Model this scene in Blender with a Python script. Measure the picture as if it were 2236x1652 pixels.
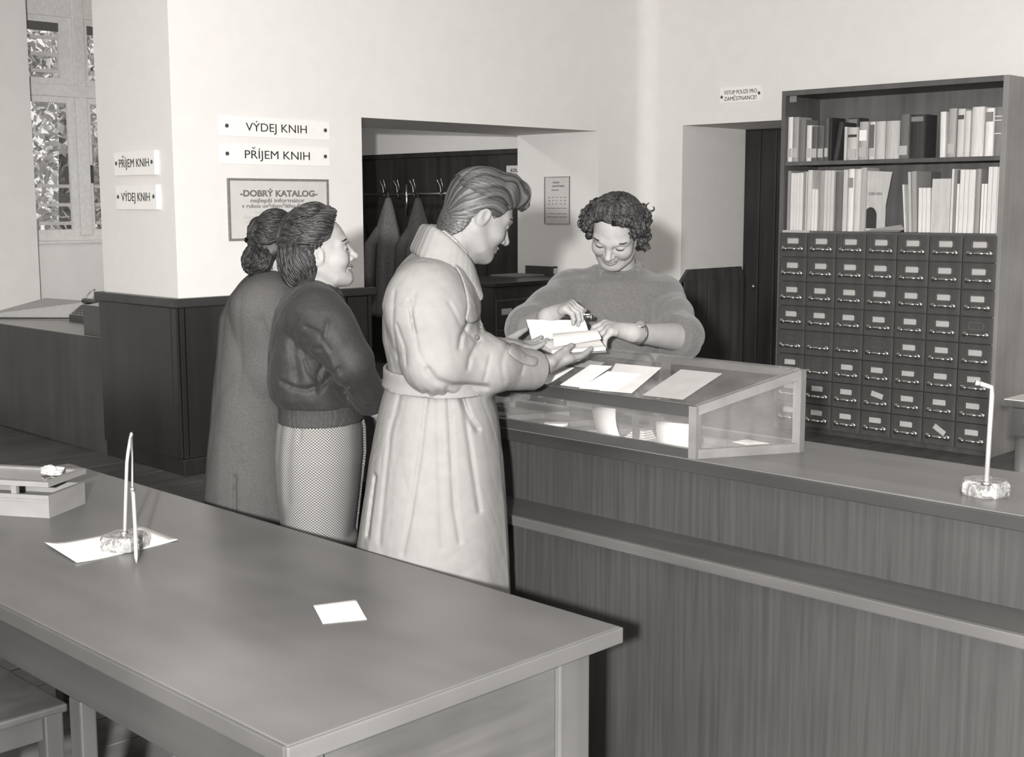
import bpy, bmesh, math, random
import numpy as np
from mathutils import Vector, Matrix

for _o in list(bpy.data.objects):
    bpy.data.objects.remove(_o)
SC = bpy.context.scene
COL = SC.collection
random.seed(7)
R = math.radians

# ------------------------------------------------------------------ camera
# x runs along the counter, y runs from the counter towards the card cabinet, z is up
FPX, YAW, PIT, ROLL, CXP, CYP, CAMH = 2817.0, R(44.83), R(7.713), R(-0.1376), 1118.0, 826.0, 1.60
def _rx(a): return np.array([[1, 0, 0], [0, math.cos(a), -math.sin(a)], [0, math.sin(a), math.cos(a)]])
def _rz(a): return np.array([[math.cos(a), -math.sin(a), 0], [math.sin(a), math.cos(a), 0], [0, 0, 1]])
W2C = _rz(ROLL) @ _rx(PIT) @ np.array([[math.cos(YAW), math.sin(YAW), 0], [0, 0, -1], [-math.sin(YAW), math.cos(YAW), 0]])
CPOS = np.array([0, 0, CAMH])
cam = bpy.data.cameras.new('camera')
cam.sensor_fit = 'HORIZONTAL'; cam.sensor_width = 36.0
cam.lens = FPX * 36.0 / 2236.0
cam.clip_start = 0.05; cam.clip_end = 200
camo = bpy.data.objects.new('camera', cam)
COL.objects.link(camo)
_m = W2C.T @ np.diag([1, -1, -1])
_mm = Matrix([list(_m[0]), list(_m[1]), list(_m[2])]).to_4x4()
camo.matrix_world = Matrix.Translation(CPOS) @ _mm
SC.camera = camo
RGT = np.array([math.cos(YAW), math.sin(YAW), 0.0])      # horizontal direction to the right of the view
FWD = np.array([-math.sin(YAW), math.cos(YAW), 0.0])     # horizontal direction away from the camera

def ray(px, py): return W2C.T @ np.array([(px - CXP) / FPX, (py - CYP) / FPX, 1.0])
def Gz(px, py, z): d = ray(px, py); return CPOS + d * ((z - CAMH) / d[2])
def Gx(px, py, x): d = ray(px, py); return CPOS + d * (x / d[0])
def Gy(px, py, y): d = ray(px, py); return CPOS + d * (y / d[1])
def Pd(px, py, depth): return CPOS + ray(px, py) * depth

# ------------------------------------------------------------------ light
SC.view_settings.view_transform = 'Standard'
SC.view_settings.look = 'None'
SC.view_settings.gamma = 1.0
SC.view_settings.use_curve_mapping = False
SC.view_settings.exposure = 0.0
world = bpy.data.worlds.new('overcast_sky'); SC.world = world
world.use_nodes = True
_bg = world.node_tree.nodes['Background']
_bg.inputs[0].default_value = (1.0, 0.985, 0.968, 1); _bg.inputs[1].default_value = 1.0

def add_light(name, kind, loc, energy, target=None, size=0.2, size_y=None, color=(1, 0.985, 0.968)):
    l = bpy.data.lights.new(name, kind); l.energy = energy; l.color = color
    if kind == 'AREA':
        l.size = size
        if size_y: l.shape = 'RECTANGLE'; l.size_y = size_y
    else:
        l.shadow_soft_size = size
    o = bpy.data.objects.new(name, l); COL.objects.link(o); o.location = loc
    if target is not None:
        d = Vector(target) - Vector(loc)
        o.rotation_euler = d.to_track_quat('-Z', 'Y').to_euler()
    return o
# the photographer's flash gun, held up to the left of the camera
_fl = CPOS - RGT * 0.23 - FWD * 0.6 + np.array([0, 0, 0.16])
add_light('camera_flash', 'POINT', tuple(_fl), 3150.0, size=0.045)
_sun = add_light('sun', 'SUN', (20, 4, 20), 4.0, target=(0, 4, 0), size=0.03)
# ------------------------------------------------------------------ materials
TINT = (1.0, 0.975, 0.948)
def tone(v): return (v * TINT[0], v * TINT[1], v * TINT[2], 1)
MATS = {}
def newmat(name):
    m = bpy.data.materials.new(name); m.use_nodes = True
    MATS[name] = m
    return m, m.node_tree.nodes, m.node_tree.links, m.node_tree.nodes['Principled BSDF']
def noise_mix(n, l, a, b, scale, mapscale=(1, 1, 1), detail=4, lo=0.35, hi=0.65, coord='Object', dist=0.0):
    tc = n.new('ShaderNodeTexCoord'); mp = n.new('ShaderNodeMapping'); mp.inputs['Scale'].default_value = mapscale
    l.new(tc.outputs[coord], mp.inputs[0])
    t = n.new('ShaderNodeTexNoise'); t.inputs['Scale'].default_value = scale; t.inputs['Detail'].default_value = detail
    t.inputs['Distortion'].default_value = dist
    l.new(mp.outputs[0], t.inputs['Vector'])
    r = n.new('ShaderNodeValToRGB'); r.color_ramp.elements[0].position = lo; r.color_ramp.elements[1].position = hi
    r.color_ramp.elements[0].color = tone(a); r.color_ramp.elements[1].color = tone(b)
    l.new(t.outputs[0], r.inputs[0])
    return t, r, mp
def bump(n, l, b, src, strength, dist=0.01):
    bp = n.new('ShaderNodeBump'); bp.inputs['Strength'].default_value = strength; bp.inputs['Distance'].default_value = dist
    l.new(src, bp.inputs['Height']); l.new(bp.outputs[0], b.inputs['Normal'])
    return bp
def plain(name, v, rough=0.6, spec=0.4, metal=0.0, var=0.12, scale=30, mapscale=(1, 1, 1), bstr=0.0, bdist=0.003, detail=4):
    m, n, l, b = newmat(name)
    t, r, mp = noise_mix(n, l, v * (1 - var), v * (1 + var), scale, mapscale, detail)
    l.new(r.outputs[0], b.inputs['Base Color'])
    b.inputs['Roughness'].default_value = rough; b.inputs['Metallic'].default_value = metal
    b.inputs['Specular IOR Level'].default_value = spec
    if bstr: bump(n, l, b, t.outputs[0], bstr, bdist)
    return m
def wood(name, v, grain='z', rough=0.4, spec=0.5, var=0.35, scale=14, stretch=0.05, bstr=0.08, coat=0.0, slow=0.2):
    """stained wood: streaks along one axis over a slow cloudy variation"""
    m, n, l, b = newmat(name)
    ms = [1, 1, 1]; ms['xyz'.index(grain)] = stretch
    t, r, mp = noise_mix(n, l, v * (1 - var), v * (1 + var), scale, ms, 6, 0.3, 0.7, dist=0.4)
    t2, r2, mp2 = noise_mix(n, l, 0.78, 1.18, 2.2, (1, 1, 1), 3, 0.3, 0.7)
    r2.color_ramp.elements[0].color = (1 - slow,) * 3 + (1,); r2.color_ramp.elements[1].color = (1 + slow,) * 3 + (1,)
    mx = n.new('ShaderNodeMix'); mx.data_type = 'RGBA'; mx.blend_type = 'MULTIPLY'; mx.inputs[0].default_value = 1
    l.new(r.outputs[0], mx.inputs[6]); l.new(r2.outputs[0], mx.inputs[7])
    l.new(mx.outputs[2], b.inputs['Base Color'])
    b.inputs['Roughness'].default_value = rough; b.inputs['Specular IOR Level'].default_value = spec
    b.inputs['Coat Weight'].default_value = coat
    bump(n, l, b, t.outputs[0], bstr, 0.002)
    return m
plain('plaster', 0.70, 0.9, 0.15, var=0.015, scale=9, bstr=0.05, detail=8)
plain('plaster_old', 0.62, 0.9, 0.15, var=0.02, scale=6, bstr=0.05, detail=8)
plain('far_wall_paint', 0.35, 0.9, 0.1, var=0.02)
plain('ceiling_paint', 0.45, 0.9, 0.1, var=0.02)
wood('wainscot_wood', 0.014, 'z', 0.33, 0.45)
wood('niche_wainscot', 0.06, 'z', 0.4, 0.4)
wood('wainscot_trim', 0.026, 'y', 0.33, 0.45)
wood('door_wood', 0.024, 'z', 0.4, 0.4)
wood('hall_wood', 0.030, 'z', 0.4, 0.4)
wood('counter_wood', 0.0245, 'z', 0.42, 0.4, var=0.20, scale=75, stretch=0.03, slow=0.10)
wood('counter_top_wood', 0.063, 'x', 0.30, 0.5, var=0.18)
wood('counter_edge', 0.018, 'x', 0.38, 0.45, var=0.2)
wood('ledge_wood', 0.036, 'x', 0.4, 0.4, var=0.2)
wood('ledge_edge', 0.05, 'x', 0.42, 0.4, var=0.2)
wood('barrier_wood', 0.05, 'z', 0.5, 0.3, var=0.15)
wood('desk_top_wood', 0.062, 'x', 0.33, 0.5, var=0.10, scale=8, stretch=0.12, bstr=0.03)
wood('desk_edge_wood', 0.044, 'x', 0.42, 0.4, var=0.15)
wood('desk_end_edge', 0.055, 'y', 0.45, 0.4, var=0.2)
wood('desk_side_wood', 0.023, 'x', 0.5, 0.35, var=0.2)
wood('desk_panel_wood', 0.047, 'y', 0.5, 0.35, var=0.22, scale=22, stretch=0.10)
wood('desk_stile_wood', 0.052, 'z', 0.5, 0.35, var=0.2)
wood('chair_wood', 0.026, 'z', 0.5, 0.35, var=0.2)
wood('cabinet_wood', 0.058, 'z', 0.42, 0.4, var=0.25)
wood('cabinet_frame_wood', 0.09, 'z', 0.45, 0.4, var=0.15)
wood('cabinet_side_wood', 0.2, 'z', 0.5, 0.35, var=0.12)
wood('cabinet_back_wood', 0.13, 'z', 0.5, 0.3, var=0.2)
wood('small_cabinet_wood', 0.035, 'z', 0.42, 0.4, var=0.2)
wood('floor_wood', 0.085, 'y', 0.5, 0.35, var=0.25)
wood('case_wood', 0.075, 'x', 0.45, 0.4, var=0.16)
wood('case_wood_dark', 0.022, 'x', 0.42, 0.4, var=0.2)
wood('case_tray_wood', 0.16, 'x', 0.5, 0.3, var=0.2)
wood('pale_wood', 0.13, 'y', 0.5, 0.3, var=0.08)
plain('window_paint', 0.60, 0.5, 0.4, var=0.06)
plain('paper', 0.55, 0.75, 0.2, var=0.02, scale=12)
plain('paper_grey', 0.20, 0.75, 0.2, var=0.05, scale=20)
plain('paper_mid', 0.32, 0.75, 0.2, var=0.05, scale=20)
plain('book_page', 0.30, 0.75, 0.2, var=0.02, scale=12)
plain('card', 0.42, 0.7, 0.2, var=0.04)
plain('sign_white', 0.80, 0.5, 0.4, var=0.02)
plain('ink', 0.035, 0.7, 0.2, var=0.02)
plain('ink_grey', 0.16, 0.7, 0.2, var=0.05)
plain('ink_pale', 0.42, 0.7, 0.2, var=0.05)
plain('metal_bright', 0.62, 0.27, 0.6, 1.0, var=0.08, scale=60)
plain('metal_dull', 0.36, 0.38, 0.5, 1.0, var=0.1, scale=60)
plain('enamel_pale', 0.17, 0.35, 0.5, var=0.05)
plain('black_plastic', 0.012, 0.22, 0.6, var=0.05)
plain('dark_metal', 0.05, 0.4, 0.5, var=0.1)
plain('desk_light_top', 0.42, 0.4, 0.4, var=0.05)
plain('linen_pale', 0.40, 0.7, 0.3, var=0.05)
plain('tree_leaf', 0.5, 0.6, 0.3, var=0.25, scale=3)
plain('tree_bark', 0.12, 0.8, 0.2, var=0.2)
plain('stone_outside', 0.5, 0.9, 0.1, var=0.1)
def mk_marble():
    m, n, l, b = newmat('marble')
    t, r, mp = noise_mix(n, l, 0.07, 0.19, 38, (1, 1, 1), 8, 0.38, 0.62, dist=2.5)
    l.new(r.outputs[0], b.inputs['Base Color']); b.inputs['Roughness'].default_value = 0.22
mk_marble()
def mk_glass(name, tintv=0.96, refl=1.0, haze=0.0):
    m, n, l, b = newmat(name)
    n.remove(b)
    out = n['Material Output']
    tr = n.new('ShaderNodeBsdfTransparent'); tr.inputs[0].default_value = (tintv, tintv, tintv, 1)
    gl = n.new('ShaderNodeBsdfGlossy'); gl.inputs['Roughness'].default_value = 0.03
    lw = n.new('ShaderNodeLayerWeight'); lw.inputs[0].default_value = 0.5
    pw = n.new('ShaderNodeMath'); pw.operation = 'POWER'; pw.inputs[1].default_value = 5.0
    fr = n.new('ShaderNodeMath'); fr.operation = 'MULTIPLY_ADD'; fr.inputs[1].default_value = 0.96; fr.inputs[2].default_value = 0.04
    l.new(lw.outputs['Facing'], pw.inputs[0]); l.new(pw.outputs[0], fr.inputs[0])
    mu = n.new('ShaderNodeMath'); mu.operation = 'MULTIPLY'; mu.inputs[1].default_value = refl; mu.use_clamp = True
    mx = n.new('ShaderNodeMixShader')
    l.new(fr.outputs[0], mu.inputs[0]); l.new(mu.outputs[0], mx.inputs[0])
    l.new(tr.outputs[0], mx.inputs[1]); l.new(gl.outputs[0], mx.inputs[2]); l.new(mx.outputs[0], out.inputs[0])
    if haze:   # pale film laid in to stand for light reflected by the glass
        df = n.new('ShaderNodeBsdfDiffuse'); df.inputs[0].default_value = tone(0.7)
        t, r, mp = noise_mix(n, l, 0.4, 1.0, 6, (1, 3, 1), 5)
        m3 = n.new('ShaderNodeMath'); m3.operation = 'MULTIPLY'; m3.inputs[1].default_value = haze; l.new(r.outputs[0], m3.inputs[0])
        m2 = n.new('ShaderNodeMixShader'); l.new(m3.outputs[0], m2.inputs[0]); l.new(mx.outputs[0], m2.inputs[1]); l.new(df.outputs[0], m2.inputs[2]); l.new(m2.outputs[0], out.inputs[0])
    return m
mk_glass('glass', 0.95, 1.6, haze=0.05); mk_glass('window_glass', 0.97)
def mk_globe():
    m, n, l, b = newmat('fill_lamp_globe'); b.inputs['Base Color'].default_value = tone(0.8); b.inputs['Emission Color'].default_value = tone(1.0); b.inputs['Emission Strength'].default_value = 1.5  # glowing globe of the lamps added for ambient light
mk_globe()
def mat(v):
    return MATS[v] if isinstance(v, str) else v
_btones = {}
def book_mat(v):
    k = round(v, 2)
    if k not in _btones: _btones[k] = plain('book_cloth_%02d' % int(k * 100), k, 0.7, 0.25, var=0.08, scale=40, mapscale=(1, 1, 0.2)).name
    return _btones[k]

# ------------------------------------------------------------------ mesh helpers
def woff(parent):
    v = Vector((0, 0, 0))
    while parent is not None:
        v += parent.location; parent = parent.parent
    return v
class MB:
    def __init__(s): s.v = []; s.f = []; s.smooth = False
    def add(s, vs, fs):
        b = len(s.v); s.v += [tuple(map(float, p)) for p in vs]; s.f += [tuple(b + i for i in f) for f in fs]; return s
    def box(s, a, b, bev=0.0):
        x0, x1 = sorted((a[0], b[0])); y0, y1 = sorted((a[1], b[1])); z0, z1 = sorted((a[2], b[2]))
        if bev <= 0:
            vs = [(x, y, z) for z in (z0, z1) for y in (y0, y1) for x in (x0, x1)]
            return s.add(vs, [(0, 2, 3, 1), (4, 5, 7, 6), (0, 1, 5, 4), (2, 6, 7, 3), (0, 4, 6, 2), (1, 3, 7, 5)])
        bm = bmesh.new(); bmesh.ops.create_cube(bm, size=1)
        for v in bm.verts:
            v.co = Vector(((x0 + x1) / 2 + v.co.x * (x1 - x0), (y0 + y1) / 2 + v.co.y * (y1 - y0), (z0 + z1) / 2 + v.co.z * (z1 - z0)))
        bmesh.ops.bevel(bm, geom=bm.edges[:], offset=min(bev, (x1 - x0) * .45, (y1 - y0) * .45, (z1 - z0) * .45), segments=2, profile=0.6, affect='EDGES')
        return s.bm(bm)
    def bm(s, bm):
        bm.verts.index_update()
        s.add([v.co for v in bm.verts], [[v.index for v in f.verts] for f in bm.faces]); bm.free(); return s
    def prism(s, pts, axis, a, b):
        """polygon (2d points) in the plane across axis, extruded from a to b"""
        n = len(pts)
        def mk(p, t):
            return {'x': (t, p[0], p[1]), 'y': (p[0], t, p[1]), 'z': (p[0], p[1], t)}[axis]
        vs = [mk(p, a) for p in pts] + [mk(p, b) for p in pts]
        fs = [tuple(range(n))[::-1], tuple(range(n, 2 * n))] + [(i, (i + 1) % n, n + (i + 1) % n, n + i) for i in range(n)]
        return s.add(vs, fs)
    def quadslab(s, p, up):
        """four corner points thickened by vector up"""
        p = [Vector(map(float, q)) for q in p]; u = Vector(map(float, up))
        vs = p + [q + u for q in p]
        return s.add(vs, [(3, 2, 1, 0), (4, 5, 6, 7), (0, 1, 5, 4), (1, 2, 6, 5), (2, 3, 7, 6), (3, 0, 4, 7)])
    def bar(s, a, b, w, h, up=(0, 0, 1)):
        """square bar from a to b, w across, h along up"""
        a = Vector(map(float, a)); b = Vector(map(float, b)); d = (b - a).normalized(); up = Vector(up)
        sd = d.cross(up).normalized(); u = sd.cross(d).normalized()
        q = [(-w / 2, -h / 2), (w / 2, -h / 2), (w / 2, h / 2), (-w / 2, h / 2)]
        vs = [a + sd * i + u * j for i, j in q] + [b + sd * i + u * j for i, j in q]
        return s.add(vs, [(3, 2, 1, 0), (4, 5, 6, 7), (0, 1, 5, 4), (1, 2, 6, 5), (2, 3, 7, 6), (3, 0, 4, 7)])
    def tube(s, pts, r, n=10, cap=True):
        pts = [Vector(map(float, p)) for p in pts]; m = len(pts)
        rs = r if isinstance(r, (list, tuple)) else [r] * m
        vs = []; prev = None
        for i, p in enumerate(pts):
            d = (pts[min(i + 1, m - 1)] - pts[max(i - 1, 0)])
            d = d.normalized() if d.length > 1e-9 else Vector((0, 0, 1))
            if prev is None:
                prev = d.orthogonal().normalized()
            u = (prev - d * prev.dot(d)).normalized(); prev = u; w = d.cross(u)
            for k in range(n):
                a = 2 * math.pi * k / n; vs.append(p + (u * math.cos(a) + w * math.sin(a)) * rs[i])
        fs = [(i * n + k, i * n + (k + 1) % n, (i + 1) * n + (k + 1) % n, (i + 1) * n + k) for i in range(m - 1) for k in range(n)]
        if cap: fs += [tuple(range(n))[::-1], tuple((m - 1) * n + k for k in range(n))]
        return s.add(vs, fs)
    def lathe(s, prof, c, n=20):
        """profile of (radius, z) about a vertical axis at c"""
        vs = []; m = len(prof)
        for r, z in prof:
            for k in range(n):
                a = 2 * math.pi * k / n; vs.append((c[0] + r * math.cos(a), c[1] + r * math.sin(a), c[2] + z))
        fs = [(i * n + k, i * n + (k + 1) % n, (i + 1) * n + (k + 1) % n, (i + 1) * n + k) for i in range(m - 1) for k in range(n)]
        fs += [tuple(range(n))[::-1], tuple((m - 1) * n + k for k in range(n))]
        return s.add(vs, fs)
    def mesh(s, name, off=(0, 0, 0)):
        me = bpy.data.meshes.new(name)
        o = Vector(off)
        me.from_pydata([tuple(Vector(v) - o) for v in s.v], [], s.f)
        bm = bmesh.new(); bm.from_mesh(me); bmesh.ops.recalc_face_normals(bm, faces=bm.faces[:]); bm.to_mesh(me); bm.free()
        me.update()
        return me
    def build(s, name, m, parent=None, smooth=False, world=True):
        me = s.mesh(name, woff(parent) if world else (0, 0, 0))
        return link(name, me, m, parent, smooth)
def link(name, me, m, parent=None, smooth=False):
    if m is not None and len(me.materials) == 0: me.materials.append(mat(m))
    if smooth:
        me.polygons.foreach_set('use_smooth', [True] * len(me.polygons))
    o = bpy.data.objects.new(name, me); COL.objects.link(o)
    if parent is not None: o.parent = parent
    return o
def soft(o, ang=40):
    me = o.data
    me.polygons.foreach_set('use_smooth', [True] * len(me.polygons))
    try: me.set_sharp_from_angle(angle=R(ang))
    except Exception: pass
    return o
def thing(name, label, cat, loc=(0, 0, 0), group=None, rz=0.0):
    o = bpy.data.objects.new(name, None); COL.objects.link(o); o.empty_display_size = 0.1
    o.location = tuple(map(float, loc)); o.rotation_euler = (0, 0, rz)
    return tag(o, label, cat, group)
def tag(o, label, cat, group=None):
    o['label'] = label; o['category'] = cat
    if group: o['group'] = group
    return o
def struct(o, label=None):
    o['kind'] = 'structure'
    if label: o['label'] = label
    return o
def box(a, b, bev=0.0): return MB().box(a, b, bev)
def lettering(text, size, m, parent, loc, xdir, updir=(0, 0, 1), width=None, bold=0.0, name='lettering', shear=0.0, space=1.0, align='CENTER', thick=0.0012):
    """flat raised lettering: origin at the middle of the baseline, xdir along the line"""
    cu = bpy.data.curves.new(name, 'FONT'); cu.body = text; cu.size = size; cu.align_x = align
    cu.extrude = thick / 2; cu.offset = bold * 0.25; cu.shear = shear; cu.space_character = space; cu.resolution_u = 6
    t = bpy.data.objects.new('tmp_text', cu); COL.objects.link(t)
    dg = bpy.context.evaluated_depsgraph_get(); dg.update()
    me = bpy.data.meshes.new_from_object(t.evaluated_get(dg)); bpy.data.objects.remove(t)
    me.name = name; me.materials.clear()
    xs = [v.co.x for v in me.vertices]
    k = width / (max(xs) - min(xs)) if (width and xs) else 1.0
    x = Vector(map(float, xdir)).normalized(); u = Vector(map(float, updir)).normalized(); nrm = x.cross(u)
    L = Vector(map(float, loc)) - woff(parent)
    for v in me.vertices:
        v.co = L + x * (v.co.x * k) + u * v.co.y + nrm * v.co.z
    return link(name, me, m, parent)
# ================================================================== the room
XB, YE, YD0, YD1, YW, TW = -6.718, 3.983, 5.373, 7.72, 8.30, 0.885   # back wall face, its free end, doorway, side wall face, wall thickness
XB2 = XB - TW
ZC = 3.6
XN0, XN1, YN = -6.343, -5.22, 9.19
ZDOOR, ZNICHE = 2.158, 2.208
# floor: sub-floor slab with boards on it
fl = struct(box((-12.2, -4.6, -0.08), (4.6, 9.6, -0.012)).build('floor', 'floor_wood'))
_pm = {}
random.seed(3)
for i in range(48):
    x0 = -7.95 + i * 0.205
    y = -1.15 - (i % 3) * 0.8
    while y < 9.15:
        y0 = max(y, -1.15); y1 = min(y + 2.6, 9.15)
        if y1 - y0 > 0.1:
            k = round(y1 - y0, 2)
            if k not in _pm:
                me = box((0, 0, -0.012), (0.201, k - 0.004, 0), 0.002).mesh('floor_board'); me.materials.append(MATS['floor_wood']); _pm[k] = me
            o = bpy.data.objects.new('floor_board', _pm[k]); COL.objects.link(o); o.parent = fl
            o.location = (x0, y0, random.uniform(-0.0006, 0.0006))
        y += 2.6
struct(box((-12.2, -4.6, ZC), (4.6, 9.6, ZC + 0.1)).build('ceiling', 'ceiling_paint'))
struct(box((4.5, -4.6, 0), (4.6, 9.6, ZC)).build('wall_right', 'far_wall_paint'))
struct(box((-12.2, -4.6, 0), (4.5, -4.5, ZC)).build('wall_front', 'far_wall_paint'))
# back wall with the wide doorway
wb = MB().prism([(YE, 0), (YD0, 0), (YD0, ZDOOR), (YD1, ZDOOR), (YD1, 0), (YW + 0.9, 0), (YW + 0.9, ZC), (YE, ZC)], 'x', XB, XB2)
struct(wb.build('wall_back', 'plaster'))
# side wall with the recessed staff door
ws = MB().prism([(XB, 0), (XN0, 0), (XN0, ZNICHE), (XN1, ZNICHE), (XN1, 0), (4.5, 0), (4.5, ZC), (XB, ZC)], 'y', YW, YN)
struct(ws.build('wall_side', 'plaster'))
# rounded inner corner between the two walls
rc = 0.13
pts = [(XB, YW)] + [(XB + rc - rc * math.sin(a), YW - rc + rc * math.cos(a)) for a in [i * math.pi / 2 / 10 for i in range(11)]][::1]
pts = [(XB, YW)] + [(XB + rc * (1 - math.cos(a)), YW - rc * (1 - math.sin(a))) for a in [i * math.pi / 20 for i in range(11)]]
struct(soft(MB().prism(pts, 'z', 0, ZC).build('trim_1', 'plaster')))
struct(box((-6.72, YN, 0), (4.5, YN + 0.1, ZC)).build('wall_behind_staff_door', 'plaster_old'))
# staff door: dark boards at the back of the recess
d1 = struct(box((XN0, YN - 0.03, 0.0), (XN1, YN, ZNICHE)).build('door_1', 'door_wood'))
for i in range(7):
    a = XN0 + 0.02 + i * 0.155
    box((a, YN - 0.055, 0.02), (a + 0.15, YN - 0.03, ZNICHE - 0.01), 0.012).build('board', 'door_wood', d1)
kn = Gy(1645, 625, YN - 0.09)
MB().lathe([(0.001, -0.02), (0.016, -0.012), (0.02, 0), (0.016, 0.012), (0.001, 0.02)], (kn[0], YN - 0.09, kn[2]), 12).build('door_knob', 'metal_bright', d1, True)
# hall behind the doorway
struct(box((-12.2, YW + 0.03, 0), (XB2, YW + 0.13, ZC)).build('wall_hall', 'plaster'))
hp = struct(box((-12.1, YW + 0.005, 0.0), (XB2 - 0.002, YW + 0.03, 2.085)).build('trim_2', 'hall_wood'))
xs_ = [-12.1, -11.3, -10.62, Gy(955, 420, 8.29)[0], Gy(1062, 420, 8.29)[0], XB2 - 0.004]
for a, b in zip(xs_[:-1], xs_[1:]):
    box((a + 0.004, YW - 0.01, 0.1), (b - 0.004, YW + 0.005, 2.04), 0.004).build('panel', 'hall_wood', hp)
box((-12.1, YW - 0.03, 2.04), (XB2 - 0.004, YW + 0.01, 2.085), 0.005).build('panel_cap', 'hall_wood', hp)
# window bay on the left
XV = -10.0
YJ = float(Gx(86, 600, XV)[1]); YJ1 = YJ + 1.62
struct(MB().prism([(-4.5, 0), (YJ, 0), (YJ, 3.42), (YJ1, 3.42), (YJ1, 0), (6.6, 0), (6.6, ZC), (-4.5, ZC)], 'x', XV, XV - 0.3).build('wall_window', 'plaster_old'))
struct(MB().box((-12.2, 6.5, 0), (XV - 0.301, 6.6, ZC)).box((-12.2, 6.601, 0), (-12.1, YW + 0.029, ZC)).build('wall_hall_end', 'plaster_old'))
XG = XV - 0.28
struct(MB().prism([(YJ - .1, 0), (YJ1 + .1, 0), (YJ1 + .1, 1.29), (YJ - .1, 1.29)], 'x', XV - 0.2, XV - 0.42).build('wall_parapet', 'plaster_old'))
w1 = struct(MB().box((XG - 0.07, YJ - 0.02, 1.30), (XG, YJ + 0.05, 3.42)).box((XG - 0.07, YJ1 - 0.05, 1.30), (XG, YJ1 + 0.02, 3.42)).box((XG - 0.07, YJ + 0.05, 3.34), (XG, YJ1 - 0.05, 3.42)).box((XG - 0.07, YJ + 0.05, 1.30), (XG, YJ1 - 0.05, 1.345)).build('window_1', 'window_paint'))
ym0 = float(Gx(158, 120, XG)[1]); ym1 = float(Gx(184, 120, XG)[1])
zt0 = float(Gx(150, 212, XG)[2]); zt1 = float(Gx(150, 186, XG)[2])
ztop = float(Gx(100, 34, XG)[2])
box((XG - 0.06, YJ + 0.05, zt0), (XG + 0.026, YJ1 - 0.05, zt1), 0.006).build('transom', 'window_paint', w1)
box((XG - 0.06, ym0, 1.345), (XG + 0.02, ym1, 3.34), 0.008).build('mullion', 'window_paint', w1)
box((XG - 0.06, YJ + 0.05, ztop), (XG + 0.015, YJ1 - 0.05, 3.34), 0.006).build('head_rail', 'window_paint', w1)
for (y0, y1, rgt) in ((YJ + 0.05, ym0, 0), (ym1, ym1 + (ym0 - YJ - 0.05), 1)):
    for (z0, z1, up) in ((1.345, zt0, 0), (zt1, ztop, 1)):
        wl, wr = (0.045, 0.11 if up else 0.06) if not rgt else (0.03, 0.05)
        s = MB()
        s.box((XG - 0.04, y0, z0), (XG, y0 + wl, z1)).box((XG - 0.04, y1 - wr, z0), (XG, y1, z1))
        s.box((XG - 0.04, y0 + wl, z0), (XG, y1 - wr, z0 + 0.05)).box((XG - 0.04, y0 + wl, z1 - 0.05), (XG, y1 - wr, z1))
        f = s.build('sash', 'window_paint', w1)
        box((XG - 0.024, y0 + wl - .005, z0 + 0.045), (XG - 0.018, y1 - wr + .005, z1 - 0.045)).build('pane', 'window_glass', f)
        if up: box((XG - 0.012, y0 + wl, z1 - 0.12), (XG - 0.004, y1 - wr, z1 - 0.05)).build('blind_roll', 'metal_dull', f)
        if not up and rgt:
            MB().box((XG, y0 + 0.005, 1.78), (XG + 0.012, y0 + 0.03, 1.93)).build('window_catch', 'dark_metal', f)
        n = 4 if up else 3
        for k in range(n):
            zz = z0 + 0.1 + k * 0.155 if not up else z0 + 0.12 + k * 0.135
            MB().bar((XG - 0.16, y0 - .03, zz), (XG - 0.16, y1 + .03, zz), 0.02, 0.028).build('grille_bar', 'window_paint', f)
box((XG - 0.02, YJ - 0.0, 1.28), (XG + 0.10, YJ1, 1.305), 0.006).build('window_sill', 'window_paint', w1)

# wainscot of dark panels along the free end and the face of the back wall
ZW = 1.055
def wains(name, x0, x1, y0, y1, splits, axis, face, capm='wainscot_trim'):
    """backing slab with proud panels, a cap moulding; face = +-1 out direction"""
    o = struct(box((x0, y0, 0), (x1, y1, ZW - 0.05)).build(name, 'wainscot_wood'))
    return o
t3 = wains('trim_3', XB, XB + 0.02, YE - 0.02, YD0 + 0.001, None, 'x', 1)
ps = [YE - 0.02, YE + 0.02, 4.55, 5.2, YD0 + 0.001]
for a, b in zip(ps[:-1], ps[1:]):
    box((XB + 0.02, a + 0.003, 0.1), (XB + 0.034, b - 0.003, ZW - 0.055), 0.004).build('panel', 'wainscot_wood', t3)
box((XB + 0.02, YE - 0.03, 0), (XB + 0.045, YD0, 0.1), 0.006).build('skirting', 'wainscot_wood', t3)
box((XB - 0.002, YE - 0.05, ZW - 0.055), (XB + 0.05, YD0 + 0.07, ZW), 0.008).build('cap_moulding', 'wainscot_trim', t3)
t4 = wains('trim_4', XB2 - 0.02, XB + 0.0, YE - 0.02, YE - 0.001, None, 'y', -1)
ps = [XB2 - 0.02, XB - 0.03, XB + 0.035]
for a, b in zip(ps[:-1], ps[1:]):
    box((a + 0.003, YE - 0.036, 0.1), (b - 0.003, YE - 0.02, ZW - 0.055), 0.005).build('panel', 'wainscot_wood', t4)
box((XB2 - 0.04, YE - 0.055, ZW - 0.055), (XB - 0.002, YE + 0.03, ZW), 0.008).build('cap_moulding', 'wainscot_trim', t4)
# wainscot on the doorway's near jamb
t5 = struct(box((XB2, YD0 + 0.001, 0), (XB + 0.034, YD0 + 0.03, ZW - 0.055)).build('trim_5', 'wainscot_wood'))
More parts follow.
